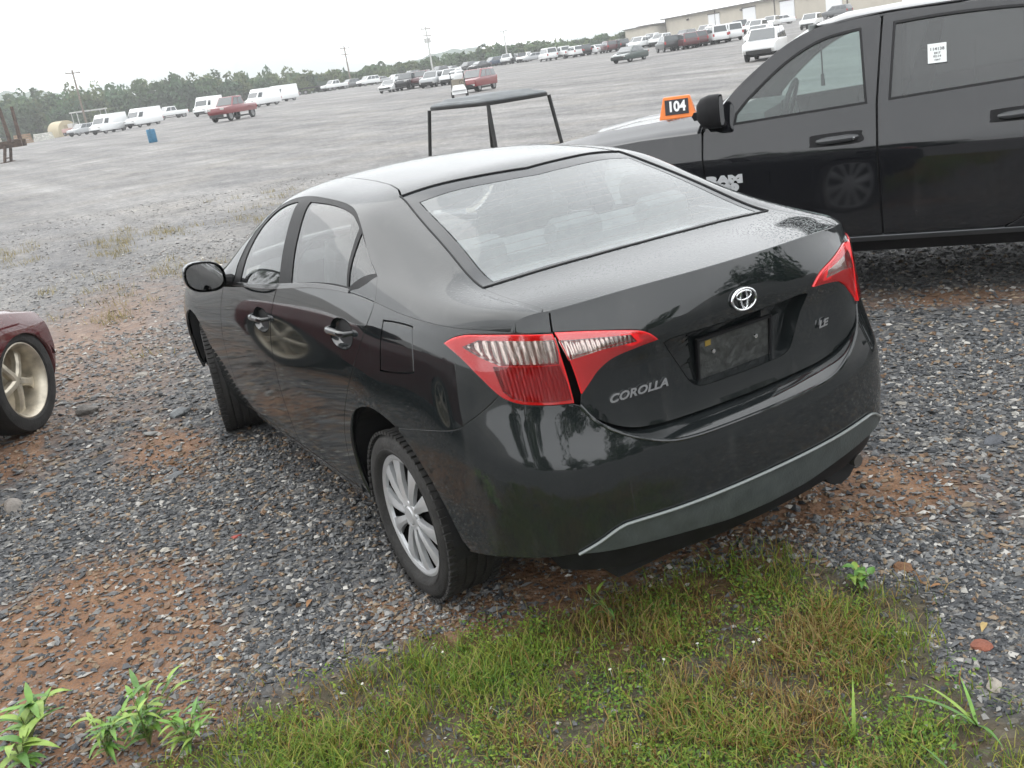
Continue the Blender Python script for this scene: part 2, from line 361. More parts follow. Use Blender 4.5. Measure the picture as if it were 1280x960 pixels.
# rows: (s name via contour) inward offset at ZK
def _rows():
    S=s_of_x
    return [
     (0.0,        [.10,.035,.012,.004,.000,.004,.030,.042,.045,.052,.085]),
     (.45,        [.10,.035,.012,.004,.000,.004,.028,.040,.045,.055,.085]),
     (.66,        [.10,.035,.012,.004,.000,.006,.040,.065,.075,.088,.110]),
     (.83,        [.10,.040,.016,.006,.000,.004,.026,.056,.072,.090,.120]),
     (S(-.60),    [.10,.045,.018,.006,.000,.000,.008,.022,.038,.062,.110]),
     (S(-.30),    [.07,.040,.018,.006,.000,.000,.004,.013,.028,.055,.110]),
     (S(.0),      [.05,.030,.012,.004,.000,.000,.003,.012,.028,.055,.110]),
     (S(.45),     [.060,.030,.0145,.0065,.0018,.000,.003,.011,.026,.050,.085]),
     (S(1.2),     [.060,.030,.0145,.0065,.0018,.000,.003,.012,.028,.055,.085]),
     (S(2.0),     [.060,.030,.0145,.0065,.0018,.000,.005,.018,.040,.075,.115]),
     (S(2.66),    [.05,.030,.010,.004,.000,.000,.008,.035,.090,.15,.2]),
     (S(3.1),     [.10,.04,.015,.006,.000,.004,.03,.09,.18,.25,.3]),
     (SMAX,       [.10,.04,.015,.006,.000,.01,.06,.15,.25,.35,.4])]
_r=_rows(); RS=np.array([r[0] for r in _r]); RD=np.array([r[1] for r in _r])
def _dof0(s,z):
    s=np.asarray(s,float); z=np.asarray(z,float); sh=s.shape; s=s.ravel(); z=z.ravel()
    D=pch(RS,RD,s)  # (m,nz)
    # pchip in z per row
    out=np.empty(len(s)); x=np.array(ZK); h=np.diff(x)
    dl=np.diff(D,axis=1)/h; m=np.zeros_like(D)
    a,b=dl[:,:-1],dl[:,1:]; w1=2*h[1:]+h[:-1]; w2=h[1:]+2*h[:-1]
    with np.errstate(divide='ignore',invalid='ignore'): mm=(w1+w2)/(w1/a+w2/b)
    m[:,1:-1]=np.where(a*b>0,mm,0); m[:,0]=dl[:,0]; m[:,-1]=dl[:,-1]
    k=np.clip(np.searchsorted(x,z)-1,0,len(x)-2); i=np.arange(len(s)); t=(z-x[k])/h[k]
    out=D[i,k]*(1+2*t)*(1-t)**2+m[i,k]*h[k]*t*(1-t)**2+D[i,k+1]*t*t*(3-2*t)+m[i,k+1]*h[k]*t*t*(t-1)
    return out.reshape(sh)
_gs=np.linspace(0,SMAX,420); _gzz=np.linspace(.14,1.20,266)
_A,_B=np.meshgrid(_gs,np.clip(_gzz,.20,1.15),indexing='ij'); _DG=_dof0(_A.ravel(),_B.ravel()).reshape(_A.shape)
_DG=_DG+np.where(_gzz<.20,(.20-_gzz)*1.0,0)[None]+np.where(_gzz>1.15,(_gzz-1.15)*.5,0)[None]
def _gs1(a,sig,ax):
    k=np.arange(-int(4*sig),int(4*sig)+1); w=np.exp(-.5*(k/sig)**2); w/=w.sum(); m=len(k)//2
    pad=[(0,0),(0,0)]; pad[ax]=(m,m); b=np.pad(a,pad,mode='reflect',reflect_type='odd' if ax==1 else 'even'); return np.apply_along_axis(lambda v:np.convolve(v,w,'valid'),ax,b)
_DG=_gs1(_gs1(_DG,4.5,1),7.,0)
def dof(s,z):
    s=np.asarray(s,float); z=np.asarray(z,float); sh=np.broadcast(s,z).shape; s=np.broadcast_to(s,sh).ravel(); z=np.broadcast_to(z,sh).ravel()
    fs=np.clip(s/(_gs[1]-_gs[0]),0,len(_gs)-1.001); fz=np.clip((z-_gzz[0])/(_gzz[1]-_gzz[0]),0,len(_gzz)-1.001)
    i=fs.astype(int); j=fz.astype(int); a=fs-i; b=fz-j
    def cw(t): return (-.5*t+t*t-.5*t**3, 1-2.5*t*t+1.5*t**3, .5*t+2*t*t-1.5*t**3, -.5*t*t+.5*t**3)
    wa,wb=cw(a),cw(b); out=0.
    for p in range(4):
        ii=np.clip(i+p-1,0,len(_gs)-1)
        for q in range(4): out=out+wa[p]*wb[q]*_DG[ii,np.clip(j+q-1,0,len(_gzz)-1)]
    return out.reshape(sh)
def W(s,z,off=0.):
    s=np.asarray(s,float); z=np.asarray(z,float); n=cnor(s); c=con(s); d=dof(s,z)-off
    return np.stack([c[...,0]-n[...,0]*d,c[...,1]-n[...,1]*d,z],-1)
# ---------- top: sections at x stations, knots k0 (belt) .. k8 (centre)
TX=[-.90,-.72,-.50,-.40,-.20,0.,.15,.30,.45,.65,1.0,1.30,1.52,1.75,1.99,2.27,2.6,3.0,3.35]
TS=[
 [(.70,1.062),(.69,1.072),(.672,1.083),(.648,1.092),(.62,1.099),(.585,1.105),(.39,1.122),(.19,1.130),(0,1.132)],
 [(.775,1.068),(.757,1.085),(.732,1.098),(.70,1.107),(.655,1.114),(.60,1.120),(.40,1.132),(.20,1.138),(0,1.140)],
 [(.812,1.070),(.79,1.092),(.76,1.108),(.72,1.120),(.665,1.128),(.605,1.132),(.40,1.143),(.20,1.150),(0,1.153)],
 [(.822,1.073),(.80,1.098),(.77,1.114),(.73,1.130),(.67,1.141),(.60,1.146),(.40,1.162),(.20,1.170),(0,1.173)],
 [(.826,1.080),(.80,1.115),(.765,1.145),(.72,1.172),(.655,1.197),(.575,1.212),(.38,1.236),(.19,1.249),(0,1.253)],
 [(.825,1.095),(.79,1.145),(.75,1.190),(.70,1.230),(.635,1.262),(.55,1.282),(.37,1.309),(.18,1.322),(0,1.326)],
 [(.823,1.100),(.785,1.165),(.745,1.222),(.693,1.275),(.625,1.312),(.532,1.333),(.36,1.357),(.18,1.371),(0,1.375)],
 [(.822,1.098),(.785,1.175),(.742,1.245),(.69,1.312),(.62,1.355),(.515,1.380),(.35,1.404),(.175,1.416),(0,1.420)],
 [(.822,1.090),(.785,1.180),(.74,1.260),(.69,1.332),(.625,1.378),(.525,1.407),(.35,1.428),(.175,1.438),(0,1.441)],
 [(.824,1.072),(.785,1.175),(.74,1.265),(.69,1.348),(.635,1.393),(.545,1.424),(.36,1.446),(.18,1.455),(0,1.458)],
 [(.828,1.030),(.787,1.150),(.742,1.255),(.69,1.352),(.64,1.400),(.55,1.434),(.36,1.457),(.18,1.466),(0,1.469)],
 [(.832,1.000),(.792,1.110),(.750,1.205),(.70,1.300),(.655,1.355),(.57,1.400),(.37,1.438),(.185,1.453),(0,1.458)],
 [(.835,.982),(.80,1.070),(.765,1.145),(.722,1.220),(.68,1.272),(.61,1.320),(.40,1.385),(.20,1.412),(0,1.42)],
 [(.838,.965),(.81,1.025),(.785,1.075),(.755,1.125),(.72,1.163),(.66,1.205),(.44,1.285),(.22,1.320),(0,1.332)],
 [(.84,.945),(.825,.975),(.805,1.000),(.78,1.025),(.75,1.048),(.70,1.075),(.48,1.155),(.24,1.195),(0,1.21)],
 [(.84,.920),(.825,.935),(.805,.948),(.78,.957),(.75,.965),(.70,.975),(.50,1.015),(.25,1.045),(0,1.055)],
 [(.835,.885),(.81,.90),(.78,.91),(.74,.92),(.70,.93),(.64,.94),(.45,.965),(.22,.985),(0,.99)],
 [(.78,.80),(.74,.815),(.70,.828),(.65,.84),(.60,.85),(.54,.86),(.38,.885),(.19,.905),(0,.91)],
 [(.60,.71),(.56,.725),(.52,.737),(.47,.75),(.42,.76),(.36,.77),(.26,.785),(.13,.80),(0,.805)]]
_TS=np.array(TS); _a=np.array(TX); _dr=np.interp(_a,[.0,.3,.65,1.3,1.75,2.27],[0,.006,.022,.034,.015,0]); _TS[:,:,1]-=_dr[:,None]*np.array([0,0,.1,.4,.8,1,1,1,1]); TK=np.arange(9.)/8

def _bow(u,y): return u+.13*np.clip((-.45-u)/.45,0,1.2)**2*(y/.6)**2
_sa=np.linspace(0,SMAX,3000)
SEAM=[];GH=[]
for i,u in enumerate(TX):
    y,z=_TS[i,0]; x=_bow(u,y); w=W(_sa,np.full_like(_sa,z)); k=np.argmin((w[:,0]-x)**2+(w[:,1]-y)**2 if u<-.6 or u>3.1 else (w[:,0]-x)**2+(w[:,1]<.3)*9)
    _TS[i,0,0]=w[k,1]; SEAM.append((_sa[k],z)); dz=.045 if u>.2 else .03
    g=W(_sa[k],z-dz); GH.append((g[1],z-dz))
SEAM=np.array(SEAM); GH=np.array(GH)
for i,u in enumerate(TX):      # roll smoothly from the flank over the shoulder on to the deck
    if u<-.1:
        p0=_TS[i,0]; d0=p0-GH[i]; d0=d0/np.linalg.norm(d0); p3=_TS[i,5]; d3=_TS[i,5]-_TS[i,6]; d3=d3/np.linalg.norm(d3); ln=np.linalg.norm(p3-p0)
        a=p0+d0*ln*.42; b=p3+d3*ln*.36; wgt=1. if u<-.3 else .6
        for k in range(1,5):
            t=k/5.; q=p0*(1-t)**3+3*a*t*(1-t)**2+3*b*t*t*(1-t)+p3*t**3; _TS[i,k]=_TS[i,k]*(1-wgt)+q*wgt
def seam(u):
    q=ncs(TX,SEAM,np.atleast_1d(u)); return q
_ex=np.concatenate([GH[:,None,:],_TS],1)
def T(x,t,fix=True):
    x=np.asarray(x,float); t=np.asarray(t,float); sh=x.shape; x=x.ravel(); t=t.ravel()
    P=ncs(TX,_ex,x)
    Q=np.concatenate([P,P[:,-2:-5:-1,:]*np.array([-1,1])],1); n=13; h=1/8.
    A=np.zeros((n,n));A[0,0]=A[-1,-1]=1
    for i in range(1,n-1): A[i,i-1]=h;A[i,i]=4*h;A[i,i+1]=h
    B=np.zeros_like(Q); B[:,1:-1]=6*(Q[:,2:]-2*Q[:,1:-1]+Q[:,:-2])/h
    M=np.einsum('ij,mjk->mik',np.linalg.inv(A),B)
    tt=t*8+1; k=np.clip(tt.astype(int),0,n-2); b=(tt-k)[:,None]; a=1-b; i=np.arange(len(x))
    out=a*Q[i,k]+b*Q[i,k+1]+((a**3-a)*M[i,k]+(b**3-b)*M[i,k+1])*h*h/6
    r=np.concatenate([_bow(x,out[:,0])[:,None],out],1)
    if fix:
        q=seam(x); w=W(q[:,0],q[:,1]); t0=T(x,np.zeros_like(t),False); r=r+(w-t0)*np.clip(1-t*4,0,1)[:,None]
    return r.reshape(sh+(3,))
# ------------------------------------------------------------------ terrain
CARTXY = CAMP[:2]+11.0*np.array([math.cos(-.507), math.sin(-.507)])
def gz(x, y):
    x = np.asarray(x, float); y = np.asarray(y, float); dx, dy = x-CAMP[0], y-CAMP[1]; D = np.hypot(dx, dy); a = np.arctan2(dy, dx)
    k = np.interp(a, [-2.2, -1.3, -1.0, -.8, -.5, -.25, -.1, .8], [.4, 1.6, 1.6, 1.4, 1.0, .8, .2, .2])
    z = k*np.interp(D, [0, 45, 90, 125, 160, 200, 400, 8000], [0, 0, .45, .9, 1.5, 2.3, 3.0, 3.0])
    z = z-.30*np.exp(-((x-CARTXY[0])**2+(y-CARTXY[1])**2)/(2*1.1**2))
    u = np.exp(-D/60)*.012*(np.sin(x*2.1+y*1.3)+np.sin(x*.9-y*2.7+1)+np.sin(x*4.3+y*3.9)*.5)*np.clip((np.hypot(x-1.3, y)-2.6)/2, .15, 1)
    return z+u
def blob(x, y, cx, cy, rx, ry, a=0):
    c, s = math.cos(a), math.sin(a); dx, dy = x-cx, y-cy; u = (c*dx+s*dy)/rx; v = (-s*dx+c*dy)/ry
    return np.exp(-(u*u+v*v)**1.3)
GPOLY = np.array([(-.30, 2.05), (-.33, 1.72), (-.17, 1.48), (-.26, 1.2), (-.30, .95), (-.50, .66), (-.60, .32), (-.66, .08), (-.76, -.2), (-1.0, -.25), (-1.32, -.30), (-1.55, -.02), (-1.78, .02), (-1.95, -.12), (-2.6, .3), (-2.2, 1.6), (-1.4, 2.6), (-.5, 2.6)])
def dirt(x, y):
    d = 1.0*blob(x, y, .62, 1.95, .75, .50, -.3)+.9*blob(x, y, .1, 1.85, .5, .35)
    d = d+.95*blob(x, y, -.55, -.75, .42, .30, .5)+.9*blob(x, y, -.52, .05, .42, .75, .15)+.6*blob(x, y, -.03, 1.02, .22, .13)+.55*blob(x, y, -.35, .75, .3, .3)
    d = d+.46*blob(x, y, 5.2, 1.3, 3.0, 1.2, -.1)+.42*blob(x, y, 8.4, .2, 2.4, 1.0, -.3)+.7*blob(x, y, 3.6, 1.95, .7, .22, -.1)+.6*blob(x, y, .75, -3.3, 1.2, .35, .6)
    d = d+.35*blob(x, y, -1.2, -1.2, .8, .5, -.6)+.5*blob(x, y, 2.4, 1.2, .6, .25)+.5*blob(x, y, 1.1, .2, 1.6, .6)
    return np.clip(d, 0, 1)
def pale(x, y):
    D = np.hypot(x-CAMP[0], y-CAMP[1]); return np.clip((D-6)/14, 0, 1)**.8  # rises with camera distance; stands in for grazing sky light on the far lot
NA = 300; rad = np.concatenate([[0.02], .35*1.037**np.arange(0, 268)]); ang = np.linspace(0, 2*math.pi, NA, endpoint=False)
gx = CAMP[0]+rad[:, None]*np.cos(ang); gy = CAMP[1]+rad[:, None]*np.sin(ang); gzv = gz(gx, gy)
Vg = np.stack([gx, gy, gzv], -1).reshape(-1, 3); i, j = np.meshgrid(np.arange(len(rad)-1), np.arange(NA), indexing='ij')
Fg = np.stack([i*NA+j, (i+1)*NA+j, (i+1)*NA+(j+1) % NA, i*NA+(j+1) % NA], -1).reshape(-1, 4)
gme = mesh_np('ground', Vg, Fg, True)
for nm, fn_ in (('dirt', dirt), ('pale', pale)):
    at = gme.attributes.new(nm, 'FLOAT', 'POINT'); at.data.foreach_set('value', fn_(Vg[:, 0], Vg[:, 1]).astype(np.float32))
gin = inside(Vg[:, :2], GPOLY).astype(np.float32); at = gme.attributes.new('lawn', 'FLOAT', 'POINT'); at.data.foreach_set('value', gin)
def ground_mat():
    m = bpy.data.materials.new('gravel_lot'); m.use_nodes = True; n = m.node_tree.nodes; l = m.node_tree.links.new; b = n['Principled BSDF']
    def at(nm): a = n.new('ShaderNodeAttribute'); a.attribute_name = nm; return a.outputs['Fac']
    def noise(sc, det=6, vec=None, rough=.6):
        t = n.new('ShaderNodeTexNoise'); t.inputs['Scale'].default_value = sc; t.inputs['Detail'].default_value = det; t.inputs['Roughness'].default_value = rough; l(vec or tc.outputs['Object'], t.inputs['Vector']); return t.outputs['Fac']
    def ramp(f, st):
        r = n.new('ShaderNodeValToRGB'); e = r.color_ramp.elements
        while len(e) < len(st): e.new(.5)
        for q, (p, c) in zip(e, st): q.position = p; q.color = (*c, 1)
        l(f, r.inputs['Fac']); return r.outputs[0]
    def mixc(f, a, c):
        q = n.new('ShaderNodeMix'); q.data_type = 'RGBA'
        if isinstance(f, float): q.inputs[0].default_value = f
        else: l(f, q.inputs[0])
        l(a, q.inputs[6]); l(c, q.inputs[7]); return q.outputs[2]
    def mth(op, a, c, d=None):
        q = n.new('ShaderNodeMath'); q.operation = op
        for k, v in enumerate((a, c, d)):
            if v is None: continue
            if isinstance(v, (int, float)): q.inputs[k].default_value = v
            else: l(v, q.inputs[k])
        return q.outputs[0]
    def mr(v, a, c, lo=0., hi=1.):
        q = n.new('ShaderNodeMapRange'); q.inputs['From Min'].default_value = a; q.inputs['From Max'].default_value = c; q.inputs['To Min'].default_value = lo; q.inputs['To Max'].default_value = hi; l(v, q.inputs['Value']); return q.outputs[0]
    tc = n.new('ShaderNodeTexCoord')
    vo = n.new('ShaderNodeTexVoronoi'); vo.inputs['Scale'].default_value = 48; l(tc.outputs['Object'], vo.inputs['Vector'])
    vo2 = n.new('ShaderNodeTexVoronoi'); vo2.inputs['Scale'].default_value = 19; l(tc.outputs['Object'], vo2.inputs['Vector'])
    sp = n.new('ShaderNodeSeparateColor'); l(vo.outputs['Color'], sp.inputs[0]); sp2 = n.new('ShaderNodeSeparateColor'); l(vo2.outputs['Color'], sp2.inputs[0])
    chips = ramp(sp.outputs[0], [(0, (0.037, 0.041, 0.046)), (.55, (0.075, 0.078, 0.085)), (.8, (0.129, 0.126, 0.119)), (.95, (0.245, 0.231, 0.204))])
    chips2 = ramp(sp2.outputs[0], [(0, (0.041, 0.044, 0.049)), (.6, (0.088, 0.088, 0.092)), (.85, (0.150, 0.136, 0.122)), (.97, (0.286, 0.272, 0.245))])
    grav = mixc(.4, chips, chips2)
    # tan-brown soil, redder in places
    soil = ramp(noise(7), [(.3, (.15, .070, .030)), (.55, (.235, .118, .055)), (.75, (.29, .165, .085))])
    soil = mixc(mr(noise(90, 3), .35, .7, 0, .55), soil, chips2)
    msk = mth('MULTIPLY_ADD', noise(3.2, 8, rough=.7), .75, mth('SUBTRACT', at('dirt'), .38))
    msk = mr(msk, .28, .58)
    near = mixc(msk, grav, soil)
    # far crushed stone, grazing sky light painted in as paleness, wheel tracks one way
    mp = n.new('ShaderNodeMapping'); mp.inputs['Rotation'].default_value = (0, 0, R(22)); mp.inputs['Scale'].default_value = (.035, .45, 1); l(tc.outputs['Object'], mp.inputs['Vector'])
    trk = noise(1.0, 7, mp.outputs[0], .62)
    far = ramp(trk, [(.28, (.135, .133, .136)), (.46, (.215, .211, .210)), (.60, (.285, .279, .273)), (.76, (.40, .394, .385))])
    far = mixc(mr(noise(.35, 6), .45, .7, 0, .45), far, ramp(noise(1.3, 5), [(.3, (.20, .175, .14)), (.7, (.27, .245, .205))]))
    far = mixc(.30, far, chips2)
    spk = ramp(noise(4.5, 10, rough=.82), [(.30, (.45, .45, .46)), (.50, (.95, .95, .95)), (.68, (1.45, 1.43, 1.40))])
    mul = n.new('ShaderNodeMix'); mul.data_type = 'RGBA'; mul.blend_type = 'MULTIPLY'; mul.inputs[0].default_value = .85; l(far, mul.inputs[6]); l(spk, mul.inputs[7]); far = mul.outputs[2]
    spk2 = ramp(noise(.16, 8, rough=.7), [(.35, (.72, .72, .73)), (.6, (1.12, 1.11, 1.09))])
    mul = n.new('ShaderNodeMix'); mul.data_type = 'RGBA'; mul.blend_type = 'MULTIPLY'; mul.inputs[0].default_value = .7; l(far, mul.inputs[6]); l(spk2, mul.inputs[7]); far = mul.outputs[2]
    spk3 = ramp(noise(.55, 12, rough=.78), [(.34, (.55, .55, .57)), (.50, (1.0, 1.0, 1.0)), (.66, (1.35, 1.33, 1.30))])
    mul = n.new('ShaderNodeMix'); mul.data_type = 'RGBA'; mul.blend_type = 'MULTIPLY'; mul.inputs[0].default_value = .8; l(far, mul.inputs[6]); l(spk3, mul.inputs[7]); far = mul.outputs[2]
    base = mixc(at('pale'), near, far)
    lawn = ramp(noise(14), [(.3, (0.034, 0.037, 0.010)), (.6, (0.088, 0.058, 0.024)), (.8, (0.136, 0.082, 0.041))])
    base = mixc(mth('MULTIPLY', at('lawn'), .7), base, lawn)
    l(base, b.inputs['Base Color']); b.inputs['Roughness'].default_value = .75; b.inputs['Specular IOR Level'].default_value = .35
    hgt = mth('ADD', mth('MULTIPLY', vo.outputs['Distance'], -.5), mth('MULTIPLY', vo2.outputs['Distance'], -1.0))
    hgt = mth('ADD', hgt, mth('MULTIPLY', noise(160, 3), .3))
    bp = n.new('ShaderNodeBump'); bp.inputs['Strength'].default_value = .8; bp.inputs['Distance'].default_value = .02; l(hgt, bp.inputs['Height']); l(bp.outputs[0], b.inputs['Normal'])
    return m
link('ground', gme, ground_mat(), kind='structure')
# ---- loose gravel: tens of thousands of real chips
def attr_mat(name, rough=.7, spec=.4, transl=0., noise_amt=.0):
    m = bpy.data.materials.new(name); m.use_nodes = True; n = m.node_tree.nodes; b = n['Principled BSDF']; l = m.node_tree.links.new
    a = n.new('ShaderNodeAttribute'); a.attribute_name = 'col'; l(a.outputs['Color'], b.inputs['Base Color']); b.inputs['Roughness'].default_value = rough; b.inputs['Specular IOR Level'].default_value = spec
    if transl:
        t = n.new('ShaderNodeBsdfTranslucent'); l(a.outputs['Color'], t.inputs[0]); mx_ = n.new('ShaderNodeMixShader'); mx_.inputs[0].default_value = transl
        l(b.outputs[0], mx_.inputs[1]); l(t.outputs[0], mx_.inputs[2]); l(mx_.outputs[0], n['Material Output'].inputs[0])
    return m
def set_col(me, C):
    a = me.attributes.new('col', 'FLOAT_COLOR', 'POINT'); a.data.foreach_set('color', np.concatenate([C, np.ones((len(C), 1))], 1).astype(np.float32).ravel())
OCT = np.array([(1, 0, 0), (0, 1, 0), (-1, 0, 0), (0, -1, 0), (0, 0, 1), (0, 0, -1)], float)*.62
CF = np.array([(0, 1, 4), (1, 2, 4), (2, 3, 4), (3, 0, 4), (1, 0, 5), (2, 1, 5), (3, 2, 5), (0, 3, 5)])
STONE = np.array([(.040, .043, .047), (.062, .066, .071), (.092, .095, .098), (.14, .142, .142), (.20, .195, .185), (.22, .165, .11), (.15, .09, .05), (.38, .365, .335)])
def gravel():
    P = []; S = []
    for r0, r1, n, s0, s1 in ((1.5, 3.4, 80000, .005, .019), (3.0, 5.6, 76000, .008, .026), (5.2, 9.5, 50000, .013, .034), (9., 15, 18000, .016, .036), (14., 24, 9000, .020, .042)):
        a = RNG.uniform(-1.36, .20, n); r = np.sqrt(RNG.uniform(r0**2, r1**2, n)); P.append(np.stack([CAMP[0]+r*np.cos(a), CAMP[1]+r*np.sin(a)], 1)); S.append(s0+(s1-s0)*RNG.uniform(0, 1, n)**2.2)
    P = np.vstack(P); S = np.concatenate(S); d = dirt(P[:, 0], P[:, 1])
    k = RNG.uniform(0, 1, len(P)) > d*.62; k &= ~(inside(P, GPOLY) & (RNG.uniform(0, 1, len(P)) < .9))
    k &= ~((np.abs(P[:, 1]) < .6) & (P[:, 0] > -.5) & (P[:, 0] < 3.4) & (RNG.uniform(0, 1, len(P)) < .7))
    P = P[k]; S = S[k]; d = d[k]; n = len(P)
    w = np.array([.17, .22, .22, .17, .09, .04, .03, .06]); ci = RNG.choice(8, n, p=w); w2 = np.array([.08, .13, .14, .14, .14, .17, .14, .06]); c2 = RNG.choice(8, n, p=w2)
    C = STONE[np.where(RNG.uniform(0, 1, n) < d*1.6+.15, c2, ci)]*RNG.uniform(.75, 1.3, (n, 1))
    pl = pale(P[:, 0], P[:, 1])[:, None]; C = C*(1-.85*pl)+np.array([.27, .262, .250])*RNG.uniform(.7, 1.35, (n, 1))*.85*pl  # far chips lightened by the same painted sky brightness
    B = OCT[None]*(1+RNG.uniform(-.35, .35, (n, 6, 3)))+RNG.uniform(-.2, .2, (n, 6, 3))
    sc = S[:, None]*np.stack([RNG.uniform(.8, 1.7, n), RNG.uniform(.6, 1.1, n), RNG.uniform(.3, .75, n)], 1); B = B*sc[:, None, :]
    t = RNG.normal(0, .28, n); ct, st = np.cos(t)[:, None], np.sin(t)[:, None]; y, z = B[..., 1].copy(), B[..., 2].copy(); B[..., 1] = ct*y-st*z; B[..., 2] = st*y+ct*z
    a = RNG.uniform(0, 6.283, n); ca, sa = np.cos(a)[:, None], np.sin(a)[:, None]; x, y = B[..., 0].copy(), B[..., 1].copy(); B[..., 0] = ca*x-sa*y; B[..., 1] = sa*x+ca*y
    B[..., 0] += P[:, :1]; B[..., 1] += P[:, 1:]; B[..., 2] += (gz(P[:, 0], P[:, 1])+S*.22)[:, None]
    V = B.reshape(-1, 3); Fc = (CF[None]+6*np.arange(n)[:, None, None]).reshape(-1, 3)
    me = mesh_np('gravel', V, Fc); set_col(me, np.repeat(C, 6, 0)); return me
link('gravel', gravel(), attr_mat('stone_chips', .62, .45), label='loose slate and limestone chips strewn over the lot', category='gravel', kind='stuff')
# ------------------------------------------------------------------ the dark sedan
def Ws(p, off=0., lid=False):
    """body wrap at signed arc length s (0 = rear centre, + = left) and height z"""
    s, z = p[:, 0], p[:, 1]; a = np.abs(s); o = off
    if lid:
        f = np.clip((a-.38)/.26, 0, 1); f = 1-f*f*(3-2*f); o = off-np.interp(z, [.60, .66, .72, .90, 1.0, 1.1], [.052, .05, .045, .033, .008, 0])*f
    q = W(a, z, o)
    if lid:   # meet the deck edge exactly
        tz = np.interp(a, LIPS, LIPZ); d = np.stack([np.interp(a, LIPS, LIPD[:, k]) for k in range(2)], -1); wgt = np.clip((z-.97)/np.maximum(tz-.97, .02), 0, 1)
        q[:, :2] += d*(wgt*wgt*(3-2*wgt))[:, None]
    q[:, 1] *= np.where(s < 0, -1, 1); return q
def Tt(p):   # signed: t in 0..1 left, 1..2 right side
    x, t = p[:, 0], p[:, 1]; m = t > 1; q = T(x, np.where(m, 2-t, t)); q[:, 1] *= np.where(m, -1, 1); return q
# deck edge on the wrap
_lt = np.linspace(0, 1, 60); _l = T(np.full(60, -.9), _lt); LIPS, LIPZ, LIPD = [], [], []
for q in _l:
    ss = np.linspace(0, 1.0, 1500); w = W(ss, np.full(1500, q[2])); k = np.argmin(abs(w[:, 1]-q[1])+(np.abs(w[:, 0]-q[0]) > .2)*9); LIPS.append(ss[k]); LIPZ.append(q[2]); LIPD.append(q[:2]-w[k, :2])
o_ = np.argsort(LIPS); LIPS = np.array(LIPS)[o_]; LIPZ = np.array(LIPZ)[o_]; LIPD = np.array(LIPD)[o_]
PAINT = paint('black_car_paint', (.006, .0085, .0095), .0, .026, .7)
GAPBLK = mat('seal_black', (.006, .006, .007), .7)
RUB = mat('tyre_rubber', (.022, .021, .020), .82, noise=(14, .4), bump=(90, .25))
BLKPL = mat('black_plastic', (.010, .010, .011), .5, noise=(20, .3), spec=.22)
GLS = glass('side_glass', (.50, .55, .54), .03)
GLR = glass('rear_glass', (.70, .76, .76), .17, (.62, .66, .67), .10)
FRIT = mat('frit_black', (.022, .024, .026), .10, spec=.5)
SILV = mat('silver_wheel', (.60, .61, .62), .36, .6, noise=(9, .12), bump=(60, .06))
CHR = mat('chrome', (.75, .76, .77), .12, 1.0)
REDL = mat('red_lens', (.80, .007, .011), .12, coat=1., coat_r=.02)
REDD = ribbed('red_reflector', (.52, .004, .008), .18, .2, 260)
CLRL = ribbed('clear_lens', (.62, .54, .49), .14, .75, 150)
LENS = glass('lamp_cover', (1, .96, .96), .0, drops=0.)
GREY = mat('grey_valance', (.050, .058, .057), .38, noise=(16, .25), bump=(120, .1))
DARKIN = mat('interior_grey', (.30, .31, .31), .8, noise=(12, .25))
DARKBL = mat('interior_black', (.035, .036, .038), .7, noise=(12, .25))
car = empty('sedan_car', label='dark wet sedan seen from behind on the gravel, left rear corner nearest', cat='car')
S_ = lambda x: float(s_of_x(x))
us = np.concatenate([np.linspace(-.90, -.42, 26), np.linspace(-.40, 3.3, 100)])
SEM = seam(us)
def seam_pts(u0, u1, n=40):
    q = seam(np.linspace(u0, u1, n)); return [tuple(p) for p in q]
def lip_pts(t0, t1, n=24):
    return [(float(np.interp(t, _lt, [float(v) for v in _ls])), float(np.interp(t, _lt, _l[:, 2]))) for t in np.linspace(t0, t1, n)]
_ls = []
for q in _l:
    ss = np.linspace(0, 1.0, 1500); w = W(ss, np.full(1500, q[2])); _ls.append(ss[np.argmin(abs(w[:, 1]-q[1])+(np.abs(w[:, 0]-q[0]) > .2)*9)])
s0 = float(seam(-.9)[0, 0]); z0 = float(seam(-.9)[0, 1])
mirs = lambda pts: [(-a, b) for a, b in pts]
# --- traced outlines (arc length s from rear centre, height z)
SHELF = crv([(0, .659), (.147, .66), (.27, .663), (.357, .674), (.44, .703), (.51, .737), (.575, .782), (.618, .835)])
LIDB = crv([(0, .706), (.203, .708), (.342, .711), (.43, .721), (.497, .745), (.565, .784), (.594, .811), (.617, .842)])
LB_TOP = crv([(1.107, 1.023), (1.07, 1.040), (1.03, 1.050), (.98, 1.055), (.835, 1.056), (.671, 1.050)])
LB_IN = crv([(.671, 1.050), (.655, .993), (.641, .922), (.632, .843)])
LB_BOT = crv([(.632, .843), (.709, .846), (.80, .853), (.852, .864), (.894, .884), (.954, .932), (1.029, .986), (1.107, 1.023)])
LAMPB = LB_TOP[:-1]+LB_IN[:-1]+LB_BOT[:-1]
LAMPT = crv([(.655, 1.048), (.541, 1.037), (.418, 1.017), (.362, .999), (.325, .968)])[:-1]+crv([(.325, .968), (.402, .961), (.483, .949), (.536, .925), (.571, .895), (.608, .862)])[:-1]+crv([(.608, .862), (.623, .943), (.639, 1.003), (.655, 1.048)])[:-1]
BGAP = crv([(.894, .880), (.955, .833), (1.03, .786), (1.084, .763), (1.242, .735), (1.437, .699)])
ARCH = crv([(1.146, .33), (1.167, .407), (1.205, .495), (1.261, .568), (1.34, .635), (1.437, .694), (1.547, .722), (1.645, .726), (1.766, .696), (1.858, .641), (1.928, .541), (1.945, .42), (1.925, .30)])
ax = S_(2.66)
FARCH = [(ax+.375*math.cos(q), .335+.385*math.sin(q)) for q in np.linspace(math.pi+.1, -.1, 40)]
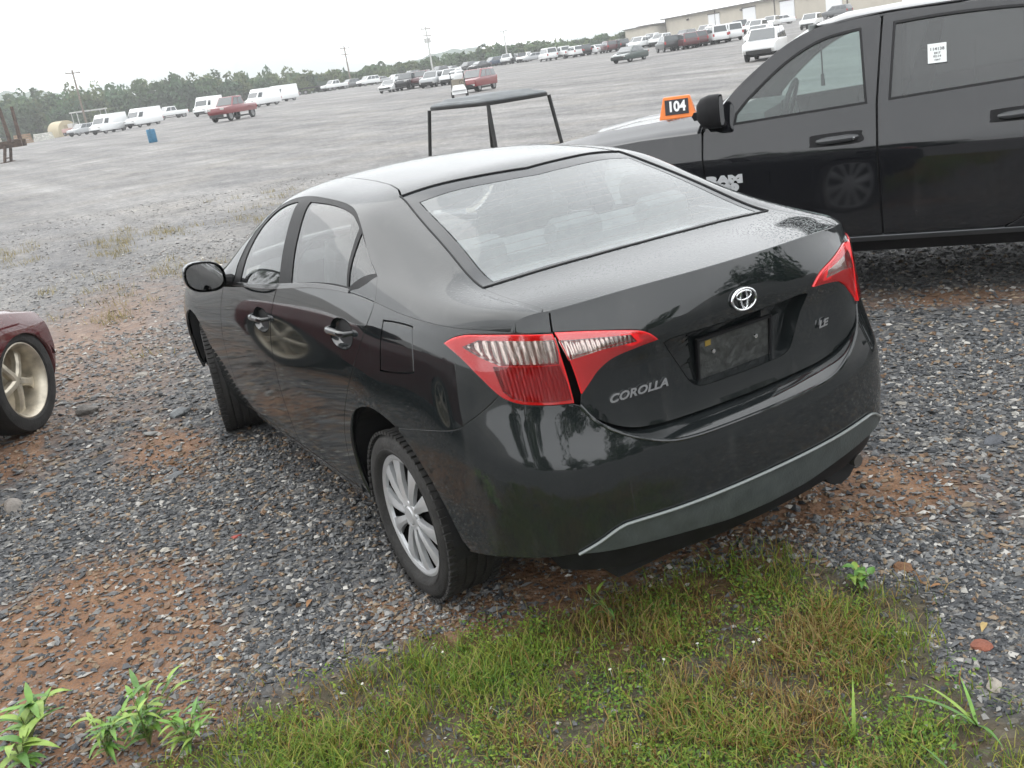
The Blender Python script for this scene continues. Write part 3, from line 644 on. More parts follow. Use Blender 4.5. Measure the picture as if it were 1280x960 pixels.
DOORR = crv([(1.586, 1.105), (1.60, 1.045), (1.699, .909), (1.855, .735), (1.972, .583), (2.022, .441), (2.03, .30)])
DOORB = crv([(2.622, 1.036), (2.70, .92), (2.745, .82), (2.765, .70), (2.77, .56), (2.75, .43), (2.73, .30)])
DOORF = crv([(3.50, .955), (3.58, .83), (3.632, .685), (3.645, .544), (3.63, .42), (3.61, .30)])
TRIMT = crv([(.688, .398), (.624, .427), (.556, .460), (.498, .466), (.333, .462), (.124, .460), (0, .460)])
TRIMB = crv([(0, .345), (.16, .350), (.307, .367), (.486, .384), (.60, .391), (.688, .398)])
FUEL = ccrv([(1.510, .90), (1.497, 1.03), (1.475, 1.048), (1.31, 1.052), (1.29, 1.035), (1.275, .93), (1.295, .908), (1.49, .882)], 4)
SILLZ = .285
def cut(line, z):     # part of a line above z
    return [p for p in line if p[1] >= z-1e-6]
def xs(line, z):
    return float(np.interp(z, [p[1] for p in line][::-1], [p[0] for p in line][::-1]))
useam = lambda s: float(np.interp(s, SEM[:, 0], us))
zse = lambda s: float(np.interp(s, SEM[:, 0], SEM[:, 1]))
DOORR[0] = (DOORR[0][0], zse(DOORR[0][0])); DOORB[0] = (DOORB[0][0], zse(DOORB[0][0])); DOORF[0] = (DOORF[0][0], zse(DOORF[0][0]))
def seam_s(sa, sb): return seam_pts(useam(sa), useam(sb))
for sg in (1, -1):
    mr_ = sg < 0; side = 'left' if sg > 0 else 'right'
    P = lambda poly, **k: dict(poly=poly, fn=lambda p, o=k.pop('woff', 0.): Ws(p, o), mirror=mr_, **{'h': .03, **k})
    Q = lambda poly, **k: dict(poly=poly, fn=Tt, mirror=mr_, **{'h': .03, **k})
    # quarter panel + roof side frame + rocker in one pressing
    top = [(s0, z0)]
    quarter = seam_s(DOORR[0][0], s0)+[(.671, 1.050)]+LB_TOP[::-1][1:]+LB_BOT[::-1][1:len(LB_BOT)-len(crv([(.632, .843), (.709, .846), (.80, .853), (.852, .864), (.894, .884)]))+1]+BGAP+[p for p in ARCH if p[0] > 1.437]
    rock = [(1.93, SILLZ), (2.03, SILLZ+.02), (3.61, SILLZ+.02), (3.80, SILLZ)]
    quarter += [(1.925, SILLZ), (2.03, SILLZ)]+DOORR[::-1][1:-1]
    xq = DOORR[0][0]; uq = useam(xq)
    OPEN_T = crv([(1.70, .05), (1.665, .22), (1.56, .385), (1.38, .455), (1.19, .49), (1.0, .505), (.82, .512), (.59, .50), (.413, .455), (.261, .365), (.14, .275), (.03, .205), (.004, .185)])
    frameT = [(u, 0.) for u in np.linspace(uq, -.9, 40)]+[(-.9, t) for t in np.linspace(0, .615, 14)[1:]]+[(-.8, .615), (-.62, .615), (-.436, .615), (.0, .62), (.2, .625), (.312, .633), (.39, .66), (.5, .68), (.66, .695), (.96, .70), (1.25, .70), (1.42, .66), (1.6, .615), (1.85, .60), (2.12, .60), (2.2, .35), (2.14, 0.0)]+[(u, 0.) for u in np.linspace(2.0, 1.74, 6)]+[(1.72, 0.0)]+OPEN_T+[(-.012, .15), (-.03, .08)]
    cornr = lip_pts(0, .615)+[(.663, 1.050), (.671, 1.050)]
    panel('body_side', car, PAINT, [dict(poly=cornr, fn=lambda p: Ws(p, 0., True), mirror=mr_, h=.02, hb=.01), P(quarter, gap=.002, holes=[FUEL], hb=.015, h=.028), Q(frameT, gap=.0015, hb=.016, h=.032)])
    sill = [(1.93, .235), (3.83, .235), (3.80, SILLZ-.004), (1.925, SILLZ-.004)]
    panel('side_sill', car, PAINT, [P([(1.925, .25), (3.86, .25), (3.84, SILLZ-.003), (1.925, SILLZ-.003)], woff=-.004, rim=.06)])
    # doors
    rd = empty('rear_door', ); rd.parent = car
    doorR = seam_s(DOORR[0][0], DOORB[0][0])+DOORB[1:-1]+[(2.73, SILLZ+.01), (2.03, SILLZ+.01)]+DOORR[::-1][1:-1]
    WINB = [(.06, .10), (.12, .045), (.19, .012), (.26, 0.)]
    cornerT = [(uq, 0.), (-.03, .08), (-.012, .15), (.004, .185)]+WINB
    HR, HF = (1.86, .952), (2.87, .862)
    def cup(c, ln=.118, h=.052, tilt=.05):
        return [(c[0]+ln*math.copysign(abs(math.cos(q))**.8, math.cos(q)), c[1]+h*math.sin(q)-tilt*math.cos(q)*ln) for q in np.linspace(0, 2*math.pi, 28, endpoint=False)]
    panel('door_skin', rd, PAINT, [P(doorR, gap=.0034, holes=[cup(HR)], hb=.015), Q(cornerT, gap=.002, hb=.012, h=.02)])
    fd = empty('front_door'); fd.parent = car
    doorF = seam_s(DOORB[0][0], DOORF[0][0])+DOORF[1:-1]+[(3.61, SILLZ+.01), (2.73, SILLZ+.01)]+DOORB[::-1][1:-1]
    panel('door_skin', fd, PAINT, [P(doorF, gap=.0034, holes=[cup(HF)], hb=.015)])
    for d, H in ((rd, HR), (fd, HF)):
        # recessed cup and pull handle
        n = 28; Vc = []; Fc = []
        ring = np.array(cup(H)); rows = ((1.0, -.0), (.93, -.016), (.75, -.030), (.4, -.036))
        for sc, of in rows:
            q = np.array(H)+(ring-H)*sc; w = Ws(q, of); w[:, 1] *= sg; Vc += list(w)
        for r in range(len(rows)-1):
            for k in range(n): Fc.append((r*n+k, r*n+(k+1) % n, (r+1)*n+(k+1) % n, (r+1)*n+k))
        Fc.append(tuple((len(rows)-1)*n+k for k in range(n)))
        link('handle_cup', mesh_np('handle_cup', np.array(Vc), Fc, True), PAINT, d)
        hp = []
        for q in np.linspace(-1, 1, 11):
            of = .012+.016*(1-q**4)-.03*(abs(q) > .95)
            w = Ws(np.array([[H[0]+q*.115, H[1]+.012-.05*q*.115]]), of)[0]; w[1] *= sg; hp.append(w)
        mb = MB(); mb.tube(hp, [.008, .011]+[.0125]*7+[.011, .008], 10); hd = mb.build('handle', PAINT, d, smooth=True)
    # windows
    gF = crv([(1.60, .02), (1.553, .225), (1.47, .35), (1.36, .40), (1.206, .425), (.985, .432)])+[(1.0, .02)]
    gR = [(.835, .02), (.847, .437)]+crv([(.847, .437), (.63, .452), (.43, .425), (.33, .385), (.285, .358)])[1:]+[(.235, .03)]
    gQ = [(.25, .345), (.03, .195), (.215, .03)]
    opening = [(1.73, 0.)]+OPEN_T+WINB+[(u, 0.) for u in np.linspace(.4, 1.7, 24)]
    wf = panel('window_frame', car, BLKPL, [Q(opening, off=-.003, gap=.001, holes=[gF, gR, gQ], rim=.02, hb=.015)])
    panel('window', fd, GLS, [Q(gF, off=-.006, rim=0, hb=.03, h=.06)])
    panel('window', rd, GLS, [Q(gR, off=-.006, rim=0, hb=.03, h=.06)])
    panel('quarter_window', rd, GLS, [Q(gQ, off=-.006, rim=0, hb=.03, h=.06)])
    bl = [(u, -.008) for u in np.linspace(.20, 1.72, 40)]+[(u, .018) for u in np.linspace(1.70, .20, 40)]
    panel('belt_moulding', car, mat('belt_trim', (.02, .02, .021), .25, coat=.6) if sg > 0 else MATS['belt_trim'], [Q(bl, off=.004, rim=.012, hb=.03)])
    # front wing
    wing = seam_pts(useam(DOORF[0][0]), 3.2)+[(S_(3.12), .66), (ax+.42, .50)]+FARCH[::-1]+[(3.80, SILLZ), (3.61, SILLZ)]+DOORF[::-1][1:-1]
    panel('front_wing', car, PAINT, [P(wing, gap=.002, hb=.02)])
    # fuel flap only on the left
    if sg > 0:
        panel('fuel_flap', car, PAINT, [P(FUEL, gap=.0048, hb=.012, h=.022)])
    # lamps
    tl = empty('tail_lamp'); tl.parent = car
    clearB = [(1.012, 1.018), (.957, 1.036), (.83, 1.034), (.671, 1.028), (.664, .997), (.667, .965), (.78, .967), (.882, .971), (.957, .996)]
    lowB = [(.90, .962), (.665, .955), (.648, .90), (.642, .858), (.71, .858), (.80, .866), (.845, .876), (.872, .895)]
    Pl = lambda poly, **k: dict(poly=poly, fn=lambda p: Ws(p, 0., True), mirror=mr_, **{'h': .022, **k})
    panel('red_lens', tl, REDL, [P(LAMPB, gap=.003, off=.006, holes=[clearB, lowB], hb=.01, h=.02, rim=.02)])
    panel('clear_lens', tl, CLRL, [P(shrink(dens(clearB, .02), -.006), off=-.012, hb=.01, h=.02, rim=.01)])
    panel('red_reflector', tl, REDD, [P(shrink(dens(lowB, .02), -.006), off=-.009, hb=.01, h=.02, rim=.01)])
    panel('lamp_cover', tl, LENS, [P(LAMPB, gap=.004, off=.0075, hb=.015, h=.03, rim=0)])
    tl2 = empty('lid_lamp'); tl2.parent = car
    clearT = [(.640, 1.020), (.53, 1.012), (.42, 1.000), (.408, .984), (.52, .984), (.628, .972)]
    panel('red_lens', tl2, REDL, [Pl(LAMPT, gap=.003, off=.006, holes=[clearT], hb=.01, h=.02, rim=.02)])
    panel('clear_lens', tl2, CLRL, [Pl(shrink(dens(clearT, .02), -.005), off=-.012, hb=.01, h=.02, rim=.01)])
    panel('lamp_cover', tl2, LENS, [Pl(LAMPT, gap=.004, off=.0075, hb=.015, h=.03, rim=0)])
# --- boot lid: deck and rear face
def lidface(sg_pts): return sg_pts
lip = lip_pts(1, .62)     # centre -> left gap
lid_left = lip+[(.664, 1.062)]+[(.655, 1.048)]
half = [p for p in lip_pts(1, .622)]
left = half+[(.660, 1.060), (.658, 1.050)]+LAMPT[1:0:-1]  # placeholder, rebuilt below
LT_TOP = crv([(.655, 1.048), (.541, 1.037), (.418, 1.017), (.362, .999), (.325, .968)])
LT_BOT = crv([(.325, .968), (.402, .961), (.483, .949), (.536, .925), (.571, .895), (.608, .862)])
left = half+LT_TOP+LT_BOT[1:]+LIDB[::-1][1:]
rearface = clean(left)+[p for p in mirs(clean(left))[::-1][1:-1]]
REC = crv([(0, .955), (.15, .956), (.27, .958), (.305, .950)], 4)+crv([(.305, .950), (.262, .88), (.222, .81), (.195, .788), (.16, .780), (.08, .778), (0, .777)], 5)[1:]
REC = REC+mirs(REC)[::-1][1:-1]
tr_ = empty('boot_lid'); tr_.parent = car
PL = lambda poly, **k: dict(poly=poly, fn=lambda p: Ws(p, 0., True), **{'h': .025, **k})
GB = [(-.436, .615), (-.442, .66), (-.455, .75), (-.468, .86), (-.475, 1.0)]
deck = [(-.9, t) for t in np.linspace(.615, 1.385, 50)]+[(-.8, 1.385), (-.62, 1.385)]+[(a-.004, 2-b) for a, b in GB]+[(a-.004, b) for a, b in GB[::-1][1:]]+[(-.62, .615), (-.8, .615)]
panel('lid_skin', tr_, PAINT, [PL(rearface, gap=.002, holes=[REC], hb=.013), dict(poly=deck, fn=Tt, h=.03, gap=.0015, hb=.015)])
# recess for the plate
rp = np.array(dens(REC, .02)); n = len(rp); Vc = []; Fc = []
for sc, of in ((1., 0.), (.985, -.02), (.95, -.050)):
    q = np.array([0, .868])+(rp-[0, .868])*sc; Vc += list(Ws(q, of, True))
for r in range(2):
    for k in range(n): Fc.append((r*n+k, r*n+(k+1) % n, (r+1)*n+(k+1) % n, (r+1)*n+k))
Fc.append(tuple(2*n+k for k in range(n)))
link('plate_recess', mesh_np('plate_recess', np.array(Vc), Fc, False), PAINT, tr_)
pm = mat('plate_face', (.036, .038, .036), .6, noise=(35, .5), bump=(30, .6))
mb = MB(); mb.box((0, 0, 0), (.006, .305, .150)); lp = mb.build('number_plate', pm, tr_, bevel=.002); px = float(Ws(np.array([[0, .84]]), -.040, True)[0, 0]); lp.location = (px, 0, .842); lp.rotation_euler = (0, R(-6), 0)
mb = MB(); mb.box((-.004, 0, .071), (.012, .314, .010)); mb.box((-.004, 0, -.071), (.012, .314, .010)); mb.box((-.004, .152, 0), (.012, .010, .150)); mb.box((-.004, -.152, 0), (.012, .010, .150)); mb.build('plate_frame', BLKPL, lp, bevel=.002)
for yy, zz in ((.09, .02), (-.09, .02)):
    mb = MB(); mb.lathe([(0, -.010), (.007, -.009), (.009, -.004)], 12, 'x', (0, yy, zz)); mb.build('screw', CHR, lp, smooth=True)
mb = MB(); mb.box((-.004, .11, .052), (.002, .022, .018)); mb.build('sticker', mat('yellow_sticker', (.25, .17, .03), .6), lp)
# emblem: three interlocked ovals
er = empty('emblem'); er.parent = tr_
eo = Ws(np.array([[0, 1.012]]), .004, True)[0]; ex = Ws(np.array([[.01, 1.012]]), .004, True)[0]-eo; ez = Ws(np.array([[0, 1.03]]), .004, True)[0]-eo
en = np.cross(ez, ex); en = -en if en[0] > 0 else en
EM = frame_matrix(eo, -ex, en)   # local x to the right as seen from behind
def oval(cx, cy, a, b, r, name):
    mb = MB(); pts = [(cx+a*math.cos(q), cy+b*math.sin(q), .003) for q in np.linspace(0, 2*math.pi, 41)]
    mb.tube(pts, r, 8, cap=False); o = mb.build(name, CHR, er, smooth=True); o.matrix_local = EM; return o
oval(0, 0, .0475, .0325, .0042, 'outer_ring'); oval(0, .012, .030, .0135, .0034, 'cross_ring'); oval(0, .001, .0135, .0290, .0034, 'upright_ring')
def put_text(txt, size, s, z, xs_, parent, name, shear=.25, width=1.35, off=.002, depth=.0018, fb=.0012):
    me = text_mesh(txt, size, depth, shear, 1.02, width, fb); o = link(name, me, CHR, parent)
    p = Ws(np.array([[s, z], [s-.02, z], [s, z+.02]]), off, True); nn = np.cross(p[1]-p[0], p[2]-p[0]); nn = nn if nn[0] < 0 else -nn
    o.matrix_local = frame_matrix(p[0], p[1]-p[0], nn); return o
put_text('COROLLA', .034, .412, .828, 0, tr_, 'model_lettering', .3, 1.28, off=.006)
put_text('LE', .032, -.382, .830, 0, tr_, 'trim_lettering', .3, 1.5, off=.008)
# --- rear bumper
bmp = empty('rear_bumper'); bmp.parent = car
lbot = LB_BOT[:LB_BOT.index(min(LB_BOT, key=lambda p: abs(p[0]-.894)+abs(p[1]-.884)))+1]
bh = SHELF+lbot[1:]+BGAP[1:]+[p for p in ARCH[::-1] if p[0] < 1.437]+[(1.079, .340), (.923, .369), (.774, .388)]+TRIMT
bh = clean(bh); bump = bh+mirs(bh)[::-1][1:-1]
panel('bumper_cover', bmp, PAINT, [dict(poly=bump, fn=lambda p: Ws(p), h=.028, gap=.002, hb=.014, rim=.035)])
tr2 = TRIMT[::-1]+TRIMB[::-1][1:]; tr2 = clean(tr2); trimp = tr2+mirs(tr2)[::-1][1:-1]
LIPM = mat('trim_lip_highlight', (.20, .22, .215), .3, coat=.5)  # lip edge in lighter grey: its bright highlight line put into the colour
lt = np.array(TRIMT); lt = np.vstack([lt, lt[::-1][1:]*[-1, 1]]); mb = MB(); mb.tube([p for p in Ws(lt, .007)], .0048, 6); mb.build('trim_lip_highlight', LIPM, bmp, smooth=True)
sh_ = np.array(SHELF); sh_ = np.vstack([sh_[::-1]*[-1, 1], sh_[1:]]); mb = MB(); mb.tube([p for p in Ws(sh_+[0, -.001], -.0035)], .0062, 8); mb.build('bumper_lip', PAINT, bmp, smooth=True)
panel('lower_trim', bmp, GREY, [dict(poly=trimp, fn=lambda p: Ws(p), h=.025, gap=.001, hb=.014, off=.004, rim=.04)])
vb = [(a, b-.003) for a, b in TRIMB]+[(.80, .384), (.76, .33), (.5, .30), (.2, .285), (0, .283)]
vb = clean(vb); vbp = vb+mirs(vb)[::-1][1:-1]
panel('valance', bmp, BLKPL, [dict(poly=vbp, fn=lambda p: Ws(p, -.025), h=.03, rim=.04)])
# ledge between bumper top edge and boot lid
sa = np.array(SHELF); la = np.array(LIDB); m = 60; tt = np.linspace(0, 1, m); V = []
A_ = np.stack([np.interp(tt, np.linspace(0, 1, len(sa)), sa[:, k]) for k in (0, 1)], 1); B_ = np.stack([np.interp(A_[:, 0]*.617/.618, la[:, 0], la[:, k]) for k in (0, 1)], 1)
rows = [Ws(A_, -.0005), Ws(A_+[0, .004], -.006), Ws(B_-[0, .012], -.004, True), Ws(B_-[0, .006], -.03, True)]
half = np.stack(rows, 1); full = np.concatenate([(half*[1, -1, 1])[::-1][:-1], half], 0); n0, n1 = full.shape[:2]
Fq = [(i*n1+k, (i+1)*n1+k, (i+1)*n1+k+1, i*n1+k+1) for i in range(n0-1) for k in range(n1-1)]
link('bumper_ledge', mesh_np('bumper_ledge', full.reshape(-1, 3), Fq, True), PAINT, bmp)
# --- rear window
RG = [(.308, .632)]+crv([(.308, .632), (.296, .72), (.262, .85), (.228, 1.0)])[1:]+[(a, 2-b) for a, b in crv([(.308, .632), (.296, .72), (.262, .85), (.228, 1.0)])[::-1][1:]]+[(.0, 1.38), (-.2, 1.382)]+[(a, 2-b) for a, b in GB]+[(a, b) for a, b in GB[::-1][1:]]+[(-.2, .618), (.0, .62)]
RGI = crv([(.205, .664), (.20, .75), (.17, .88), (.15, 1.0)]); RGI = RGI+[(a, 2-b) for a, b in RGI[::-1][1:]]
bot = crv([(-.415, .657), (-.43, .75), (-.445, .88), (-.452, 1.0)]); RGI = RGI+[(a, 2-b) for a, b in bot]+bot[::-1][1:]
rw = panel('rear_window', car, GLR, [dict(poly=RGI, fn=Tt, h=.05, hb=.03, off=-.002, rim=0)])
panel('window_border', rw, FRIT, [dict(poly=RG, fn=Tt, h=.03, hb=.02, off=-.0015, gap=.003, holes=[RGI], rim=.01)])
so_ = np.array(dens(RG, .03)); so_ = np.vstack([so_, so_[:1]]); mb = MB(); mb.tube([p+np.array([0, 0, .0008]) for p in Tt(so_)], .0036, 6, cap=False); mb.build('window_seal', GAPBLK, rw, smooth=True)
# defroster wires printed on the glass, stop lamp at the top
wires = []
for k in range(11):
    x0 = .13-.05*k; mbw = [Tt(np.array([[x0-.045*math.sin(math.pi*(t-.66)/.68), t]]))[0] for t in np.linspace(.685, 1.315, 30)]; wires.append(mbw)
WIRE = mat('defroster_wire', (.20, .12, .07), .5)
for mbw in wires:
    mb = MB(); mb.tube([p-np.array([0, 0, .006]) for p in mbw], .0011, 4, cap=False); mb.build('defroster_wire', WIRE, rw)
# --- roof
rf0 = [(.308, .640), (.39, .665), (.5, .685), (.66, .70), (.96, .705), (1.22, .706)]
front = crv([(1.22, .706), (1.30, .80), (1.35, .9), (1.37, 1.0)])
back = crv([(.315, .640), (.300, .72), (.266, .85), (.232, 1.0)])
rpoly = back[::-1]+rf0[1:]+front[1:]+[(a, 2-b) for a, b in front[::-1][1:]]+[(a, 2-b) for a, b in rf0[::-1][1:]]+[(a, 2-b) for a, b in back[1:-1]]
panel('roof', car, PAINT, [dict(poly=rpoly, fn=Tt, h=.045, hb=.02, gap=.0015, off=-.002)])
wsf = crv([(1.26, .71), (1.33, .80), (1.375, .9), (1.40, 1.0)]); wsb = crv([(2.10, .63), (2.20, .75), (2.25, .88), (2.27, 1.0)])
wsp = wsf+[(a, 2-b) for a, b in wsf[::-1][1:]]+[(1.6, 1.375), (1.85, 1.385)]+[(a, 2-b) for a, b in wsb]+wsb[::-1][1:]+[(1.85, .615), (1.6, .625)]
panel('windscreen', car, GLS, [dict(poly=wsp, fn=Tt, h=.07, off=-.003, rim=0)])
hd = [(2.22, .62)]+[(u, t) for u, t in ((2.4, .55), (2.7, .5), (3.0, .45), (3.25, .40))]+[(3.32, .7), (3.34, 1.0)]
hdp = hd+[(a, 2-b) for a, b in hd[::-1][1:]]+[(2.31, 1.12), (2.32, 1.0), (2.31, .88)]
panel('bonnet', car, PAINT, [dict(poly=hdp, fn=Tt, h=.06, gap=.002)])
wt = [(2.16, 0.02), (3.2, 0.02), (3.25, .39), (3.0, .44), (2.7, .49), (2.4, .54), (2.22, .61), (2.2, .36)]
for sg in (1, -1): panel('wing_top', car, PAINT, [dict(poly=wt, fn=Tt, h=.05, mirror=sg < 0)])
# --- nose
nz = [(SMAX, .72), (SMAX-.3, .71), (S_(3.15), .70), (ax+.42, .52), (ax+.40, .30), (SMAX-.4, .24), (SMAX, .24)]
for sg in (1, -1): panel('front_bumper', car, PAINT, [dict(poly=nz, fn=lambda p: Ws(p), h=.05, mirror=sg < 0)])
for sg in (1, -1):
    hl = [(SMAX-.62, .73), (SMAX-.35, .70), (SMAX-.30, .76), (SMAX-.55, .83)]
    panel('headlamp', car, CLRL, [dict(poly=hl, fn=lambda p: Ws(p), h=.04, off=.006, mirror=sg < 0)])
# --- dark inner shell behind the gaps, wheel wells and floor
def shell(sg):
    arch_r = [p for p in ARCH]
    po = [(.80, .40), (.9, .36), (1.12, .36)]+[(a, b) for a, b in ARCH[1:-1]]+[(1.95, .30), (3.82, .30)]+[(a, b) for a, b in FARCH if b > .31]+[(SMAX-.2, .32), (SMAX-.2, .62), (S_(3.1), .70)]+seam_pts(3.0, uq)[::1]+[(1.2, 1.03), (.9, 1.0), (.80, .99)]
    return dict(poly=[(a, min(b, 1.05)) for a, b in po], fn=lambda p: Ws(p, -.022 if True else 0, False), h=.08, hb=.04, rim=0, mirror=sg < 0)
for sg in (1, -1): panel('inner_shell', car, GAPBLK, [shell(sg), dict(poly=[(0, .46), (.8, .46), (.8, 1.0), (0, 1.04)], fn=lambda p: Ws(p, -.13), h=.08, rim=0, mirror=sg < 0)])
for x0, arc, yo in ((-.03, .397, .862), (2.66, .40, .775)):
    for sg in (1, -1):
        mb = MB(); V = []; qs = np.linspace(-.10, math.pi+.10, 26)
        for y in (yo, .50):
            for q in qs: V.append((x0+arc*math.cos(q), sg*y, .33+arc*math.sin(q)))
        n = len(qs); mb.add(V, [(k, k+1, n+k+1, n+k) for k in range(n-1)])
        mb.add([(x0+arc*math.cos(q), sg*.50, .33+arc*math.sin(q)) for q in qs], [tuple(range(n))]); mb.build('wheel_well', GAPBLK, car)
mb = MB(); mb.box((1.3, 0, .27), (4.2, 1.0, .10)); mb.box((1.33, 0, .27), (1.7, 1.56, .09)); mb.box((-.60, 0, .37), (.4, 1.1, .10)); mb.tube([(-.86, -.45, .30), (-.3, -.45, .30)], .09, 12); mb.build('underbody', GAPBLK, car)
mb = MB(); mb.tube([(-.90, -.50, .29), (-.70, -.50, .29)], .022, 14); mb.build('exhaust_pipe', mat('exhaust_steel', (.2, .19, .18), .4, .9), car, smooth=True)
# --- wheels
def tyre_profile(rt=.316, rr=.226, w=.205):
    h = w/2
    return [(rr, -h*.80), (rr+.012, -h*.98), (rr+.05, -h*1.04), (rt-.022, -h*.97), (rt-.006, -h*.80), (rt, -h*.6), (rt, -h*.42), (rt-.008, -h*.40), (rt-.008, -h*.35), (rt, -h*.33), (rt, -.008), (rt-.008, -.006), (rt-.008, .006), (rt, .008), (rt, h*.33), (rt-.008, h*.35), (rt-.008, h*.40), (rt, h*.42), (rt, h*.6), (rt-.006, h*.80), (rt-.022, h*.97), (rt-.024, h*.99), (rt-.034, h*1.01), (rr+.05, h*1.04), (rr+.030, h*1.03), (rr+.028, h*1.05), (rr+.024, h*1.05), (rr+.012, h*.98), (rr, h*.80)]
def make_wheel(root_name, parent, loc, rz, flip):
    w = empty(root_name); w.parent = parent; w.location = loc; w.rotation_euler = (0, 0, rz+(math.pi if flip else 0))
    return w
mb = MB(); mb.lathe(tyre_profile(), 72); 
# tread blocks on the shoulders
for k in range(70):
    for yy in (-.088, .088):
        q = 2*math.pi*k/70; c, s = math.cos(q), math.sin(q); M = [[c, 0, -s], [0, 1, 0], [s, 0, c]]
        mb.box((.3135*c, yy, .3135*s), (.012, .030, .019), M=M)
TYRE = mb.mesh('tyre', True)
mb = MB(); mb.lathe([(.0, .058), (.215, .050), (.222, .075), (.228, .082), (.232, .078), (.230, .05), (.205, .0), (.20, -.09), (.0, -.09)], 64); RIMD = mb.mesh('rim_dish', True)
def cover_mesh():
    mb = MB(); mb.lathe([(.203, .072), (.206, .083), (.218, .088), (.227, .086), (.229, .080)], 72)      # outer ring
    mb.lathe([(0, .090), (.030, .091), (.036, .087), (.040, .089), (.056, .086), (.060, .078)], 40)      # hub
    for k in range(5):
        for sgn in (-1, 1):
            a = 2*math.pi*k/5+sgn*.268; rows = []
            for r, half, y, ridge in ((.045, .0135, .084, .004), (.085, .0155, .088, .009), (.135, .0205, .088, .011), (.180, .0275, .085, .007), (.209, .0330, .081, .002)):
                aa = a+sgn*.03*(r/.2); c, s = math.cos(aa), math.sin(aa); tx, tz = -s, c
                rows.append([(r*c+tx*o, yy, r*s+tz*o) for o, yy in ((-half, y-.016), (-half, y), (-half*.35*sgn if False else -half*.30, y+ridge*.7), (half*.30, y+ridge*.35), (half, y-.001), (half, y-.016))])
            V = [p for r_ in rows for p in r_]; mb.add(V, [(i*6+j, i*6+j+1, (i+1)*6+j+1, (i+1)*6+j) for i in range(4) for j in range(5)])
    for k in range(5):
        q = 2*math.pi*(k+.5)/5; mb.lathe([(0, .088), (.008, .088), (.009, .078)], 8, 'y', (.048*math.cos(q)*1.0, 0, .048*math.sin(q)))
    return mb.mesh('wheel_cover', True)
COVER = cover_mesh(); DARKR = mat('rim_dark', (.008, .008, .008), .8, spec=.1)
first = None
for x, y, rz, flip in ((-.03, .752, 0, 0), (-.03, -.752, 0, 1), (2.62, .745, -.20, 0), (2.66, -.752, -.20, 1)):
    w = make_wheel('wheel', car, (x, y, .313), rz, flip)
    if first is None:
        TYRE.materials.append(RUB); RIMD.materials.append(DARKR); COVER.materials.append(SILV); first = 1
    link('tyre', TYRE, None, w); link('rim', RIMD, None, w); c = link('wheel_cover', COVER, None, w); c.rotation_euler = (0, .22, 0)
# --- mirrors
def mirror(sg):
    m = empty('door_mirror'); m.parent = car
    V = []; Fs = []; n = 20
    rows = ((-.055, .96, 0), (-.052, 1.0, 0), (-.02, 1.0, 0), (.03, .88, .004), (.065, .6, .010), (.08, .25, .014))
    for dx, sc, dz in rows:
        for k in range(n):
            q = 2*math.pi*k/n; yy = .094*math.copysign(abs(math.cos(q))**.75, math.cos(q)); zz = .074*math.copysign(abs(math.sin(q))**.8, math.sin(q))+.012*(yy/.094)
            V.append((1.74+dx, sg*(.955+yy*sc), 1.035+zz*sc+dz))
    for r in range(len(rows)-1):
        for k in range(n): Fs.append((r*n+k, r*n+(k+1) % n, (r+1)*n+(k+1) % n, (r+1)*n+k))
    Fs.append(tuple((len(rows)-1)*n+k for k in range(n)))
    mb = MB(); mb.add(V, Fs); mb.build('mirror_shell', PAINT, m, smooth=True)
    mb = MB(); mb.add([(v[0]+.008, .955*sg+(v[1]-.955*sg)*.9, 1.035+(v[2]-1.035)*.88) for v in V[:n]], [tuple(range(n))]); mb.build('mirror_glass', mat('mirror_glass', (.8, .8, .8), .02, 1.) if sg > 0 else MATS['mirror_glass'], m)
    mb = MB(); mb.tube([(1.76, sg*.92, 1.0), (1.77, sg*.86, .985), (1.76, sg*.80, .975)], [.026, .030, .036], 10); mb.build('mirror_arm', BLKPL, m, smooth=True)
mirror(1); mirror(-1)
# --- cabin
cab = empty('cabin'); cab.parent = car
def seat(x, y, wd, rear=False):
    mb = MB(); mb.box((x+.05, y, .58), (.52, wd, .18), taper=.95); 
    M = np.array([[math.cos(.38), 0, math.sin(-.38)], [0, 1, 0], [math.sin(.38), 0, math.cos(.38)]])
    mb.box((x-.30, y, .88), (.16, wd, .62), M=M, taper=.88); o = mb.build('seat', DARKIN, cab, smooth=True, bevel=.04)
    ys = (y-.42, y, y+.42) if rear else (y,)
    for yy in ys:
        mb = MB(); mb.box((x-.46, yy, 1.205 if not rear else 1.16), (.10, .25, .17 if not rear else .13), M=M, taper=.85); mb.build('headrest', DARKIN, o, smooth=True, bevel=.035)
seat(1.35, .38, .50); seat(1.35, -.38, .50); seat(.42, 0, 1.32, True)
mb = MB(); mb.box((-.16, 0, 1.075), (.56, 1.2, .03)); mb.build('parcel_shelf', DARKIN, cab)
mb = MB(); mb.box((-.26, -.30, 1.094), (.20, .36, .004), rz=.12); mb.build('paper_sheet', mat('paper', (.75, .77, .76), .8), cab)
mb = MB(); mb.box((1.95, 0, .86), (.45, 1.45, .26), taper=.8); mb.build('dashboard', DARKBL, cab, smooth=True, bevel=.05)
mb = MB(); mb.tube([(1.62+.03*math.sin(q)*1.0-.10*math.sin(q)*.4, .38+.18*math.cos(q), .93+.18*math.sin(q)) for q in np.linspace(0, 2*math.pi, 33)], .014, 8, cap=False); mb.build('steering_wheel', DARKBL, cab, smooth=True)
mb = MB(); mb.box((1.0, 0, .40), (2.6, 1.5, .06)); mb.build('cabin_floor', DARKBL, cab)
